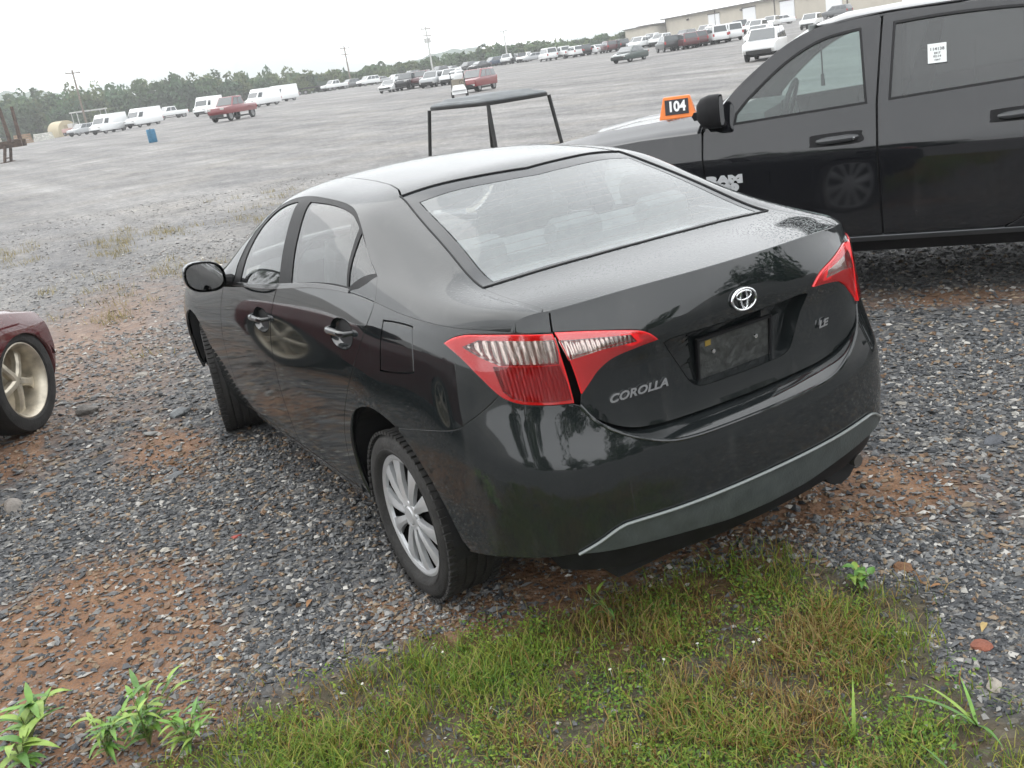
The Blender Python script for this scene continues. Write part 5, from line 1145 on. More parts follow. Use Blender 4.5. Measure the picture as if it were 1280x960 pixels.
def vehicle(tn, col, x, y, yw, label, group=None, big=True, scale=1., cat=None):
    d = VM[tn]; e = empty({'sedan': 'parked_sedan', 'suv': 'parked_suv', 'pickup': 'parked_pickup', 'van': 'cargo_van', 'van2': 'passenger_van'}[tn], (x, y, float(gz(x, y))), yw, label=label, cat=cat or {'sedan': 'car', 'suv': 'suv', 'pickup': 'pickup', 'van': 'van', 'van2': 'van'}[tn], group=group)
    e.scale = (scale,)*3
    link_mat('body', d['body'], VP[col], e)
    for k, g in d['g'].items(): link_mat(k, g, VG, e)
    for g in d['s']: link_mat('side_window', g, VG, e)
    if big:
        for nm, me, m in d['lamps']: link_mat(nm, me, m, e)
    link_mat('lower_trim', d['trim'], VB, e)
    for ax_ in d['d']['ax']:
        for sg in (-1, 1):
            o = bpy.data.objects.new('wheel', d['wheel']); COL.objects.link(o); o.parent = e; o.location = (ax_, sg*(d['d']['w']-.13), d['d']['r']); o.rotation_euler = (0, 0, 0 if sg > 0 else math.pi)
    return e
GV = 'white cargo vans at the left of the lot'; GR = 'vehicles parked in the far rows'
FAR = [
 ('van', 'white', 147.1, -22.6, 2.26, 'white cargo van, left one of the pair behind the blue barrel', GV), ('van', 'white', 147.8, -27.3, 2.19, 'white cargo van, right one of the pair behind the blue barrel', GV),
 ('pickup', 'white', 166.9, -35.2, 1.88, 'small white work truck just right of the pair of vans', GR), ('suv', 'silver', 171.4, -22.7, 2.13, 'silver vehicle at the nose of the leftmost white van', GR),
 ('van', 'white', 142.8, -35.1, 2.40, 'white van facing forward just behind the red pickup', GV), ('pickup', 'red', 97.1, -25.7, 2.25, 'dark red crew-cab pickup standing in front of the white vans', GR),
 ('van', 'white', 144.8, -43.4, 2.05, 'white van directly right of the red pickup', GV), ('van', 'white', 155.7, -49.8, 2.02, 'rightmost of the white vans behind the red pickup', GV),
 ('pickup', 'white', 188.8, -71.4, 1.87, 'white pickup left of the first utility pole', GR), ('suv', 'grey', 200.1, -79.1, 1.89, 'grey vehicle beside the white pickup at the first utility pole', GR),
 ('suv', 'white', 179.3, -74.5, 1.84, 'white suv alone just right of the first utility pole', GR), ('sedan', 'silver', 205, -88, 1.76, 'silver car behind the group left of the tall pole', GR),
 ('sedan', 'white', 111.8, -49.0, 2.36, 'low white sedan at the left end of the middle group', GR), ('pickup', 'black', 111.9, -51.4, 2.34, 'black pickup next to the low white sedan', GR), ('pickup', 'maroon', 111.5, -53.3, 2.32, 'dark maroon pickup below the tall pole', GR),
 ('suv', 'silver', 104.3, -51.0, 2.32, 'silver suv in front of the maroon pickup', GR), ('suv', 'white', 103.5, -53.0, 2.38, 'white suv behind the small utility cart', GR),
 ('suv', 'black', 196, -98, 1.98, 'dark suv behind the tall white pole', GR), ('sedan', 'grey', 197, -101.5, 1.97, 'grey sedan right of the tall white pole', GR), ('suv', 'black', 193, -103.4, 1.95, 'dark suv above the red crossover in the far row', GR),
 ('sedan', 'black', 166.3, -91.6, 1.85, 'dark sedan left of the blue suv in the far row', GR), ('suv', 'blue', 170.9, -97.2, 1.75, 'dark blue suv in the far row by the lamp post', GR), ('pickup', 'white', 166.9, -98.1, 2.44, 'white pickup just right of the lamp post', GR),
 ('suv', 'black', 164.5, -99.2, -.19, 'black suv right of the white pickup by the lamp post', GR), ('suv', 'white', 163.3, -99.7, 2.24, 'white car between black suv and silver sedan in the far row', GR), ('sedan', 'silver', 159.8, -99.7, 1.19, 'silver sedan alone in the gap of the far row', GR),
 ('suv', 'red', 66.5, -36.0, 2.15, 'red crossover suv beside the small utility cart', GR), ('van2', 'white', 142.4, -91.6, -0.27, 'white van seen from the rear at the left end of the right row', GR), ('pickup', 'white', 140.3, -93.5, -0.20, 'white pickup next to the white van of the right row', GR),
 ('suv', 'white', 136.8, -93.2, -0.21, 'white suv third in the right row', GR), ('suv', 'black', 136.5, -94.5, -0.21, 'black suv fourth in the right row', GR), ('sedan', 'white', 134.6, -95.9, -0.14, 'white sedan in the right row below the building corner', GR),
 ('suv', 'maroon', 131.2, -96.0, -.28, 'maroon suv in the right row at the building corner', GR), ('suv', 'black', 130.0, -97.2, -.12, 'black suv behind the dark green sedan', GR), ('sedan', 'green', 77.5, -59.3, 1.95, 'dark green sedan standing out in front of the right row', GR),
 ('suv', 'white', 121.0, -94.6, 1.96, 'white vehicle packed in the row behind the dark green sedan', GR), ('pickup', 'white', 122.1, -98.0, 1.94, 'white pickup packed in the row before the building awning', GR), ('suv', 'white', 119.7, -97.5, 1.94, 'white suv packed in the row under the building awning', GR),
 ('suv', 'black', 89.5, -74.0, -.43, 'black suv seen from the rear left of the maroon suvs', GR), ('suv', 'maroon', 87.2, -74.7, -.35, 'left one of two maroon suvs before the building', GR), ('suv', 'maroon', 88.6, -77.4, -.36, 'right one of two maroon suvs before the building', GR),
 ('suv', 'white', 89.5, -79.4, -.37, 'white suv between the maroon suvs and the white vans', GR), ('van2', 'white', 87.8, -79.8, -0.46, 'left one of two white passenger vans before the roller doors', GR), ('van2', 'white', 88.4, -82.4, -0.35, 'right one of two white passenger vans before the roller doors', GR),
 ('pickup', 'black', 108.1, -103.1, -0.28, 'black pickup in front of the second roller door', GR), ('suv', 'white', 97.6, -96.3, 2.1, 'white suv at the back of the file above the near white suv', GR), ('suv', 'white', 40.3, -40.9, 2.18, 'near white suv with a black grille left of the pickup windscreen', GR),
 ('suv', 'white', 60.5, -60.3, 2.15, 'white suv directly behind the near white suv', GR), ('sedan', 'white', 116.8, -120.3, .95, 'white sedan parked side-on at the roller doors', GR), ('suv', 'white', 110.8, -112.1, 2.1, 'white suv third in the file behind the near white suv', GR),
 ('suv', 'white', 82.6, -90.4, 2.1, 'white suv just above the pickup windscreen pillar', GR), ('suv', 'grey', 105.1, -120.3, .20, 'grey vehicle above the pickup roof line', GR)]
for f in FAR:
    v = vehicle(*f)
    if f[1] == 'red' and f[0] == 'pickup': v.scale = (.96, 1.05, 1.14)
    if f[1] == 'red' and f[0] == 'suv': v.scale = (.86, .92, .95)
# more of the packed rows behind (roofs only show)
for i, (x, y, c, tn) in enumerate(((126.4, -98.4, 'silver', 'suv'), (118, -101, 'black', 'suv'), (115.5, -103.2, 'white', 'pickup'), (103.6, -101.5, 'white', 'suv'), (96, -86.5, 'maroon', 'suv'), (207, -92.5, 'white', 'sedan'), (206, -96, 'grey', 'suv'))):
    vehicle(tn, c, x, y, 1.9, '%s %s half hidden in a packed far row' % (c, {'suv': 'suv', 'pickup': 'pickup', 'sedan': 'sedan'}[tn]), 'half hidden vehicles of the packed rows')
# ------------------------------------------------------------------ the warehouse
wh = empty('warehouse', (142.2, -142.6, 0), 0, label='long beige metal warehouse with white roller doors and a white roof', cat='building')
BEI = mat('beige_cladding', (.44, .40, .33), .6, noise=(.6, .06)); ROOFW = mat('white_roof', (.72, .73, .74), .5); DOORW = mat('white_roller_door', (.74, .75, .76), .5); TRIMD = mat('dark_trim', (.10, .09, .08), .6)
p1, p2 = np.array([179.2, -147.8]), np.array([107.4, -135.0]); dw = (p2-p1)/np.linalg.norm(p2-p1); nw = np.array([-dw[1], dw[0]]); nw = nw if nw@(CAMP[:2]-p1) > 0 else -nw
gw = 2.75; He = 7.45; Lw = 165.
def wpt(a, out, z): q = p1+dw*a+nw*out; return (q[0]-142.2, q[1]+142.6, z)
def wbox(name, a0, a1, o0, o1, z0, z1, m, par=wh):
    mb = MB(); V = [wpt(a, o, z) for z in (z0, z1) for a, o in ((a0, o0), (a1, o0), (a1, o1), (a0, o1))]; mb.add(V, [(0, 3, 2, 1), (4, 5, 6, 7), (0, 1, 5, 4), (1, 2, 6, 5), (2, 3, 7, 6), (3, 0, 4, 7)]); return mb.build(name, m, par)
bays = [0, 21, 42, 63, 84, 105, 126, 147]
for b in bays[:-1]: wbox('wall_bay', b+.06, b+21-.06, 0, -40, 1.5, He, BEI)
for b in bays: wbox('downpipe', b-.09, b+.09, .0, .14, 2.0, He-.1, TRIMD)
for a in (20.5, 33.5, 46.0, 59.5, 78.5, 97, 116):
    d = wbox('roller_door', a-2.2, a+2.2, .02, .10, 2.4, 6.55, DOORW)
    wbox('door_frame', a-2.4, a+2.4, .11, .16, 6.55, 6.75, TRIMD, d)
    for k in range(5): wbox('door_panel', a-2.15, a+2.15, .10, .125, 2.5+.8*k, 2.5+.8*k+.74, DOORW, d)
mb = MB(); mb.add([wpt(-1, .7, He), wpt(Lw-18, .7, He), wpt(Lw-18, -20, He+4.0), wpt(-1, -20, He+4.0), wpt(-1, -40.5, He), wpt(Lw-18, -40.5, He)], [(0, 1, 2, 3), (3, 2, 5, 4), (0, 3, 4), (1, 5, 2)]); mb.build('roof', ROOFW, wh)
wbox('gutter', -1, Lw-18, .62, .80, He-.22, He+.04, TRIMD)
an = empty('lean_to'); an.parent = wh
wbox('annex_wall', -24.5, -1.0, -2, -30, 1.5, 6.6, BEI, an); wbox('annex_gutter', -25, -.5, -1.8, -1.6, 6.55, 6.78, TRIMD, an); wbox('awning', -8, -.4, 3.4, -2, 6.5, 6.75, TRIMD, an)
mb = MB(); mb.add([wpt(-25, -1.7, 6.7), wpt(-.4, -1.7, 6.7), wpt(-.4, -30, 8.6), wpt(-25, -30, 8.6)], [(0, 1, 2, 3)]); mb.build('annex_roof', ROOFW, an)
for a in (10, 31, 52, 73):
    wbox('wall_lamp', a-.25, a+.25, .0, .4, 6.2, 6.6, TRIMD)
# ------------------------------------------------------------------ utility poles
WOOD = mat('pole_wood', (.16, .13, .10), .85, noise=(3, .3)); CONC = mat('pole_pale', (.45, .45, .43), .7)
def pole(x, y, h, label, m, arms=1, lean=0.):
    e = empty('utility_pole', (x, y, float(gz(x, y))), 0, label=label, cat='pole', group='utility poles')
    mb = MB(); mb.tube([(0, 0, -.5), (lean*h, 0, h)], [.20, .13], 8); mb.build('shaft', m, e)
    for k in range(arms):
        mb = MB(); mb.box((lean*h, 0, h-.5-1.3*k), (.14, 2.6, .16), rz=.3); mb.build('crossarm', WOOD, e)
    for s_ in (-1.1, 0, 1.1):
        mb = MB(); mb.lathe([(0, .32), (.07, .3), (.09, .12), (.05, 0)], 8, 'z', (lean*h-.3*s_*.3, s_*.95, h-.42)); mb.build('insulator', CONC, e)
    return e
pole(190, -26.3, 10.5, 'leaning wooden utility pole behind the leftmost white van', WOOD, 1)
pole(215, -85.4, 9.0, 'wooden utility pole between the white pickup and white suv', WOOD, 2)
tp_ = pole(186, -91.6, 9.6, 'tall pale utility pole with transformers above the middle group', CONC, 2)
for s_ in (-.45, .45):
    mb = MB(); mb.lathe([(0, .9), (.26, .88), (.28, 0), (0, 0)], 12, 'z', (.1, s_, 6.4)); mb.build('transformer', CONC, tp_, smooth=True)
lp_ = empty('lamp_post', (172, -101.2, float(gz(172, -101.2))), 0, label='pale lamp post standing by the blue suv in the far row', cat='lamp post')
mb = MB(); mb.tube([(0, 0, 0), (0, 0, 6.2)], [.16, .10], 8); mb.build('shaft', CONC, lp_); mb = MB(); mb.box((0, 0, 6.25), (.5, 1.6, .16)); mb.build('lamp_head', CONC, lp_)
# ------------------------------------------------------------------ things at the left edge of the lot
b_ = empty('plastic_barrel', (70.5, -12.6, float(gz(70.5, -12.6))), 0, label='blue plastic barrel standing alone on the gravel', cat='barrel')
mb = MB(); mb.lathe([(0, 0), (.27, 0), (.29, .05), (.29, .28), (.305, .30), (.29, .32), (.29, .58), (.305, .60), (.29, .62), (.29, .84), (.26, .89), (0, .89)], 24, 'z'); mb.build('drum', mat('blue_plastic', (.03, .14, .24), .45, noise=(6, .2)), b_, smooth=True)
mb = MB(); mb.lathe([(0, .93), (.04, .93), (.045, .885)], 10, 'z', (.14, 0, 0)); mb.build('bung', VB, b_)
tr = empty('log_trailer', (84, -1.6, float(gz(84, -1.6))), 1.18, label='rusty log trailer frame with upright stakes at the left edge', cat='trailer')
RUST = mat('rusty_steel', (.075, .05, .038), .8, noise=(5, .5))
mb = MB(); mb.box((0, -.45, 1.25), (9.5, .22, .50)); mb.box((0, .45, 1.25), (9.5, .22, .50)); mb.build('chassis_rails', RUST, tr)
for x in (-4.2, -2.6, -.9, .9, 2.6, 4.2):
    mb = MB(); mb.box((x, 0, 1.47), (.22, 2.5, .16)); bo = mb.build('bolster', RUST, tr)
    for s_ in (-1, 1):
        mb = MB(); mb.tube([(x, s_*1.15, 1.5), (x, s_*1.35, 3.9)], [.15, .11], 6); mb.build('stake', RUST, bo)
for s_ in (-.6, .6):
    mb = MB(); mb.tube([(-3.6, s_, 1.2), (-3.3, s_*1.15, .05)], .11, 6); mb.box((-3.3, s_*1.15, .03), (.5, .35, .06)); mb.build('landing_leg', RUST, tr)
mb = MB(); mb.tube([(-3.3, -.65, .30), (-3.3, .65, .30)], .05, 6); mb.build('leg_brace', RUST, tr)
for x in (2.4, 3.7):
    for s_ in (-1, 1):
        o = bpy.data.objects.new('wheel', VM['pickup']['wheel']); COL.objects.link(o); o.parent = tr; o.location = (x, s_*1.0, .5); o.scale = (1.2, 2, 1.2)
sh = empty('storage_shed', (205, -24.2, float(gz(205, -24.2))), .3, label='beige rounded storage hut among the yard clutter on the left', cat='shed')
mb = MB(); mb.prism([(1.7*math.cos(q), 1.1+1.7*math.sin(q)) for q in np.linspace(0, math.pi, 14)]+[(-1.7, 0), (1.7, 0)], 'x', -2.2, 2.2); mb.build('hut_shell', mat('beige_plastic', (.42, .36, .24), .7), sh, smooth=True)
mb = MB(); mb.box((-2.25, 0, 1.0), (.08, 1.2, 1.9)); mb.build('hut_door', mat('tan_door', (.30, .25, .17), .7), sh)
ca = empty('canopy_frame', (196, -28.0, float(gz(196, -28.0))), .2, label='pale flat-roofed carport frame behind the leftmost white van', cat='carport')
mb = MB(); mb.box((0, 0, 3.6), (3.0, 5.6, .22)); mb.build('canopy_roof', CONC, ca)
for x in (-1.3, 1.3):
    for y in (-2.5, 2.5): mb = MB(); mb.tube([(x, y, 0), (x, y, 3.5)], .08, 6); mb.build('post', CONC, ca)
for k, (x, y, h, c, nm, lb) in enumerate(((200, -17.0, 1.7, (.26, .17, .10), 'lumber_stack', 'stack of brown lumber behind the log trailer stakes'), (202, -20.5, 1.3, (.6, .6, .55), 'flat_trailer', 'small pale flat trailer left of the beige hut'), (199, -12.0, 1.6, (.5, .5, .42), 'pallet_stack', 'pale pallet pile behind the log trailer at the very left'))):
    e = empty(nm, (x, y, float(gz(x, y))), .2*k, label=lb, cat=nm.split('_')[0]); m_ = mat(nm+'_wood', c, .8, noise=(2, .3))
    for i in range(5):
        mb = MB(); mb.box((0, 0, .12+h/5*i), (2.0, 3.0-.12*i, h/5*.82)); mb.build('layer', m_, e)
eq = empty('yard_machine', (198, -24.8, float(gz(198, -24.8))), .5, label='faded pink and white machine between the hut and the silver vehicle', cat='machine')
mb = MB(); mb.box((0, 0, .9), (2.0, 2.6, .7)); mb.build('housing', mat('faded_pink', (.45, .28, .25), .7), eq, bevel=.1); mb = MB(); mb.box((0, -.5, 1.6), (1.4, 1.2, .8)); mb.build('cab', CONC, eq, bevel=.1)
for x in (-.7, .7):
    for y in (-1., 1.): o = bpy.data.objects.new('wheel', VM['suv']['wheel']); COL.objects.link(o); o.parent = eq; o.location = (x, y, .38)
ft = empty('flatbed_trailer', (205, -74.5, float(gz(205, -74.5))), 1.25, label='dark flatbed trailer between the white vans and the white pickup', cat='trailer')
mb = MB(); mb.box((0, 0, 1.25), (11, 2.3, .35)); mb.build('deck', VB, ft)
for x in (-4.5, -2.8, 3.2, 4.4):
    for s_ in (-1, 1): o = bpy.data.objects.new('wheel', VM['pickup']['wheel']); COL.objects.link(o); o.parent = ft; o.location = (x, s_, .45)
mb = MB(); mb.box((-1.5, 0, 1.75), (4, 2.0, .7)); mb.build('load', mat('tarp_green', (.05, .07, .05), .8), ft, bevel=.1)
# ------------------------------------------------------------------ carts
def cart(loc, yw, label, h=1.78, lx=1.25, ly=.85, far=False):
    e = empty('utility_cart', loc, yw, label=label, cat='cart')
    W_ = VP['white'] if far else VB
    mb = MB(); mb.box((0, 0, .45), (2.0, 1.05, .35), taper=.9); mb.box((.85, 0, .70), (.55, 1.0, .35), taper=.7); mb.build('body', VP['white'] if far else VP['grey'], e, smooth=True, bevel=.06)
    mb = MB(); mb.box((-.25, 0, .72), (.55, 1.0, .18)); mb.box((-.55, 0, 1.02), (.14, 1.0, .45)); mb.build('bench', mat('bench_vinyl', (.30, .27, .22), .7) if 'bench_vinyl' not in MATS else MATS['bench_vinyl'], e, bevel=.04)
    mb = MB(); mb.tube([(.62, .25, .85), (.42, .25, 1.02)], .02, 6); mb.tube([(.42+.05*math.sin(q), .25+.16*math.cos(q), 1.02+.14*math.sin(q)) for q in np.linspace(0, 6.283, 17)], .014, 6, cap=False); mb.build('steering_wheel', VB, e)
    for sx, bx in ((1, .80), (-1, -.72)):
        for sy in (-1, 1):
            mb = MB(); mb.tube([(bx, sy*.47, .55), (sx*lx/2*.90, sy*ly/2*.93, h-.04)], .020 if not far else .03, 8); mb.build('roof_post', VB, e, smooth=True)
    mb = MB(); n = 28
    def ring(k, z):
        return [(lx/2*k*math.copysign(abs(math.cos(q))**.35, math.cos(q)), ly/2*k*math.copysign(abs(math.sin(q))**.35, math.sin(q)), z) for q in np.linspace(0, 2*math.pi, n, endpoint=False)]
    V = []
    for k, z in ((.97, h-.035), (1.0, h-.03), (1.0, h), (.96, h+.018), (.80, h+.030), (.74, h+.052), (.35, h+.062)): V += ring(k, z)
    Fs = [tuple(range(n))[::-1]]+[(i*n+k, i*n+(k+1) % n, (i+1)*n+(k+1) % n, (i+1)*n+k) for i in range(6) for k in range(n)]+[tuple(6*n+k for k in range(n))]
    mb.add(V, Fs); mb.build('canopy', (mat('canopy_grey', (.13, .14, .145), .55, noise=(6, .2), spec=.3) if not far else VP['white']), e, smooth=True)
    if not far:
        mb = MB(); V = []
        for k, z in ((1.006, h-.045), (1.014, h-.040), (1.014, h-.012), (1.006, h-.008)): V += ring(k, z)
        mb.add(V, [(i*n+k, i*n+(k+1) % n, (i+1)*n+(k+1) % n, (i+1)*n+k) for i in range(3) for k in range(n)]); mb.build('canopy_rim', VB, e, smooth=True)
    mb = MB(); mb.lathe([(.1, -.08), (.22, -.09), (.23, -.06), (.23, .06), (.22, .09), (.1, .08), (0, .07)], 24); wm = mb.mesh('wheel', True); wm.materials.append(VT)
    for bx in (.75, -.65):
        for sy in (-1, 1): o = bpy.data.objects.new('wheel', wm); COL.objects.link(o); o.parent = e; o.location = (bx, sy*.48, .23)
    return e
cart((CARTXY[0], CARTXY[1], float(gz(*CARTXY))), -.507+R(35), 'golf cart with a grey canopy on thin black posts behind the dark sedan')
cart((58.3, -30.1, float(gz(58.3, -30.1))), -.48+math.pi, 'small white utility cart facing the camera beside the red crossover', 1.75, 1.3, .95, True)
# ------------------------------------------------------------------ trees
def leaf_cloud(centers, radii, per, size, cols, seed, lumps=7, low=.25):
    rg = np.random.default_rng(seed); P = []; C = []; S = []
    for (cx, cy, cz), (rx, ry, rz), n_ in zip(centers, radii, per):
        lc = rg.normal(0, 1, (lumps, 3)); lc /= np.linalg.norm(lc, axis=1)[:, None]; lc *= rg.uniform(.35, .85, (lumps, 1)); lr = rg.uniform(.30, .55, lumps); k = rg.integers(0, lumps, n_)
        d = rg.normal(0, 1, (n_, 3)); d /= np.linalg.norm(d, axis=1)[:, None]; q = lc[k]+d*(lr[k]*rg.uniform(.55, 1.0, n_)**.5)[:, None]
        P.append(np.array([cx, cy, cz])+q*np.array([rx, ry, rz])); base = cols[rg.integers(0, len(cols))]
        C.append(np.array(base)*rg.uniform(.75, 1.25, (lumps, 1))[k]*rg.uniform(.8, 1.2, (n_, 1))); S.append(rg.uniform(.6, 1.3, n_)*size)
    P = np.vstack(P); C = np.vstack(C); S = np.concatenate(S); n_ = len(P)
    a = rg.normal(0, 1, (n_, 3)); a /= np.linalg.norm(a, axis=1)[:, None]; b = rg.normal(0, 1, (n_, 3)); b -= a*(a*b).sum(1)[:, None]; b /= np.linalg.norm(b, axis=1)[:, None]
    a *= S[:, None]; b *= S[:, None]*.6
    V = np.stack([P-a, P+b*.8, P+a, P-b*.8], 1).reshape(-1, 3); Fc = np.arange(n_*4).reshape(-1, 4); me = mesh_np('leaves', V, Fc, False); set_col(me, np.repeat(np.clip(C, 0, 1), 4, 0)); return me
LEAF = attr_mat('foliage', .75, .2, .25)
# height of the tree tops by bearing (radians from the +X axis), about 270 m out
TH = [(0.002, 12.8), (-0.076, 11.7), (-0.102, 11.0), (-0.125, 10.8), (-0.141, 10.0), (-0.16, 11.0), (-0.18, 10.3), (-0.206, 10.8), (-0.242, 9.8), (-0.278, 9.3), (-0.3, 9.3), (-0.351, 7.5), (-0.384, 6.6), (-0.408, 7.0), (-0.43, 6.8), (-0.45, 6.9), (-0.477, 7.3), (-0.499, 7.7), (-0.509, 8.4), (-0.529, 7.6), (-0.556, 8.1), (-0.57, 7.3), (-0.582, 6.4), (-0.606, 5.7), (-0.62, 5.8), (-0.653, 2.3)]
C_, R_, N_ = [], [], []; rg = np.random.default_rng(3)
for row, (D, hs_) in enumerate(((262, .86), (278, 1.0))):
    a0 = -.002
    while a0 > -.645:
        a = a0+rg.normal(0, .002); zt = np.interp(-a0, [-q[0] for q in TH], [q[1] for q in TH]); zt = 2.2+(zt-2.2)*hs_*rg.uniform(.82, 1.08)
        x, y = CAMP[0]+D*math.cos(a), CAMP[1]+D*math.sin(a); g = float(gz(x, y)); hh = max(3., zt-g); r = rg.uniform(2.4, 4.2)
        C_.append((x+rg.normal(0, 3), y+rg.normal(0, 1), g+hh*.52)); R_.append((r, r, hh*.56)); N_.append(int(230+20*hh)); a0 -= rg.uniform(.0043, .0079)
link('tree_line', leaf_cloud(C_, R_, N_, .62, [(.075, .125, .060), (.060, .105, .055), (.095, .14, .065), (.070, .11, .05), (.11, .14, .06)], 5), LEAF, label='line of green trees along the far edge of the lot', category='trees', kind='stuff')
# the wood behind the photographer, mirrored in the dark paint
C_, R_, N_ = [], [], []; mbt = MB(); rg = np.random.default_rng(11)
for i in range(34):
    a = math.pi*rg.uniform(.52, 1.45); d = rg.uniform(13, 24); x, y = CAMP[0]+d*math.cos(a), CAMP[1]+d*math.sin(a); h = rg.uniform(3.6, 6.6); r = rg.uniform(1.5, 2.6)
    if math.hypot(x-2.5, y-3) < 6: continue
    C_.append((x, y, h*.60)); R_.append((r, r, h*.42)); N_.append(900); mbt.tube([(x, y, -.1), (x+.1, y, h*.35), (x, y+.1, h*.8)], [.16, .11, .04], 6)
    C_.append((x+rg.normal(0, .8), y+rg.normal(0, .8), .9)); R_.append((1.6, 1.6, 1.0)); N_.append(350)
tb = link('wood', leaf_cloud(C_, R_, N_, .17, [(.045, .085, .030), (.035, .065, .028), (.06, .10, .035)], 8), LEAF, label='green trees and brush behind the place the photo was taken from', category='trees', kind='stuff')
mbt.build('trunks', WOOD, tb)
# ------------------------------------------------------------------ hills
def hill(name, D, prof, col, depth):
    """ridge given as (bearing, height) pairs at distance D"""
    V = []; n = 120; bs = np.linspace(prof[0][0], prof[-1][0], n)
    for k, (dd, zz) in enumerate(((0, 0), (depth*.35, .55), (depth*.7, .92), (depth, 1.0), (depth*1.8, .7))):
        for a in bs:
            hgt = np.interp(-a, [-q[0] for q in prof], [q[1] for q in prof])*(1+.05*math.sin(a*290+k)+.03*math.sin(a*790))
            V.append((CAMP[0]+(D+dd)*math.cos(a), CAMP[1]+(D+dd)*math.sin(a), max(0, hgt)*zz*(D+dd)/D+2))
    Fs = [(k*n+i, k*n+i+1, (k+1)*n+i+1, (k+1)*n+i) for k in range(4) for i in range(n-1)]
    link(name, mesh_np(name, V, Fs, True), mat(name+'_woodland', col, .9, noise=(.02, .35), bump=(.05, .6)), kind='structure')
hill('hill', 620, [(0.186, 14), (0.023, 22), (-0.076, 24), (-0.105, 23), (-0.125, 22), (-0.147, 12), (-0.206, 6), (-0.351, 5), (-0.374, 7), (-0.405, 9), (-0.443, 11), (-0.473, 14), (-0.498, 14), (-0.535, 10), (-0.629, 8), (-0.728, 6)], (.05, .085, .06), 120)
hill('mountain', 1700, [(0.2, 10), (-0.011, 30), (-0.076, 34), (-0.102, 42), (-0.141, 57), (-0.206, 62), (-0.257, 63), (-0.3, 67), (-0.351, 54), (-0.405, 34), (-0.504, 29), (-0.661, 34), (-0.794, 29), (-1.047, 15)], (.05, .08, .07), 300)
# ------------------------------------------------------------------ grass and weeds in the foreground
GA = attr_mat('grass_blades', .6, .3, .35)
def grass():
    rg = np.random.default_rng(21); lo, hi = GPOLY.min(0)-.25, GPOLY.max(0)+.1; n = 150000
    P = rg.uniform(lo, hi, (n, 2)); d = segdist(P, GPOLY); ins = inside(P, GPOLY)
    def nz(p, f, s): return .5+.25*(np.sin(p[:, 0]*f+s)+np.sin(p[:, 1]*f*1.3+s*2.1+np.sin(p[:, 0]*f*.7)*1.5))
    f1 = nz(P, 9, 1.)*.6+nz(P, 23, 4.)*.4; prob = np.where(ins, np.clip(.25+d*3.2, 0, 1), np.clip(.22-d*2.4, 0, .22))*np.clip(f1*1.7-.28, .10, 1.)
    r = np.hypot(P[:, 0]-CAMP[0], P[:, 1]-CAMP[1]); k = (rg.uniform(0, 1, n) < prob) & (r > 1.25); P = P[k]; d = d[k]; f1 = f1[k]; n = len(P)
    dry = np.clip(nz(P, 6, 2.3)*1.15-.25+.35*np.exp(-((P[:, 0]+1.45)**2+(P[:, 1]-.35)**2)/.10)+.3*np.exp(-((P[:, 0]+.75)**2+(P[:, 1]-.45)**2)/.06), 0, 1); isdry = rg.uniform(0, 1, n) < .12+dry*.85
    green = np.array([(.15, .24, .03), (.21, .27, .04), (.27, .29, .055), (.11, .20, .03)]); straw = np.array([(.28, .18, .06), (.34, .25, .11), (.22, .12, .045), (.28, .26, .08)])
    C = np.where(isdry[:, None], straw[rg.integers(0, 4, n)], green[rg.integers(0, 4, n)])*rg.uniform(.7, 1.3, (n, 1))
    h = rg.uniform(.018, .060, n)*(.55+.9*f1); w = rg.uniform(.0011, .0024, n); a = rg.uniform(0, 6.283, n); ln = h*rg.uniform(.2, 1.4, n); wa = a+rg.normal(math.pi/2, .5, n)
    B = np.stack([P[:, 0], P[:, 1], gz(P[:, 0], P[:, 1])-.003], 1); dx = np.stack([np.cos(a)*ln, np.sin(a)*ln, np.zeros(n)], 1); ws = np.stack([np.cos(wa)*w, np.sin(wa)*w, np.zeros(n)], 1); up_ = np.stack([np.zeros(n), np.zeros(n), h], 1)
    V = np.stack([B-ws, B+ws, B+dx*.32+up_*.62+ws*.8, B+dx*.32+up_*.62-ws*.8, B+dx+up_*.98+ws*.15, B+dx+up_*.98-ws*.15], 1).reshape(-1, 3)
    Fc = (np.array([(0, 1, 2, 3), (3, 2, 4, 5)])[None]+6*np.arange(n)[:, None, None]).reshape(-1, 4); me = mesh_np('grass', V, Fc); set_col(me, np.repeat(C, 6, 0)); return me
link('grass', grass(), GA, label='short mixed green and dried grass along the bottom of the picture', category='grass', kind='stuff')
def ground_cover():
    """tiny round weed leaves in mats among the grass"""
    rg = np.random.default_rng(5); cs = rg.uniform([-1.75, -.15], [-.25, 1.9], (330, 2)); cs = cs[inside(cs, GPOLY)]; P = np.vstack([c+rg.normal(0, .045, (70, 2)) for c in cs]); n = len(P)
    z = gz(P[:, 0], P[:, 1])+rg.uniform(.004, .030, n); C0 = np.vstack([p for p in P]); base = np.array([(.16, .26, .035), (.22, .29, .045), (.11, .22, .045)])[rg.integers(0, 3, n)]*rg.uniform(.7, 1.35, (n, 1))
    nrm = rg.normal(0, .55, (n, 3)); nrm[:, 2] += 1; nrm /= np.linalg.norm(nrm, axis=1)[:, None]; a = np.cross(nrm, rg.normal(0, 1, (n, 3))); a /= np.linalg.norm(a, axis=1)[:, None]; b = np.cross(nrm, a); s = rg.uniform(.003, .0065, (n, 1)); c = np.column_stack([P, z])
    V = np.stack([c-a*s*1.3, c-a*s*.2+b*s*.75, c+a*s*1.3, c-a*s*.2-b*s*.75], 1).reshape(-1, 3); me = mesh_np('weed_mat', V, np.arange(4*n).reshape(-1, 4)); set_col(me, np.repeat(base, 4, 0)); return me
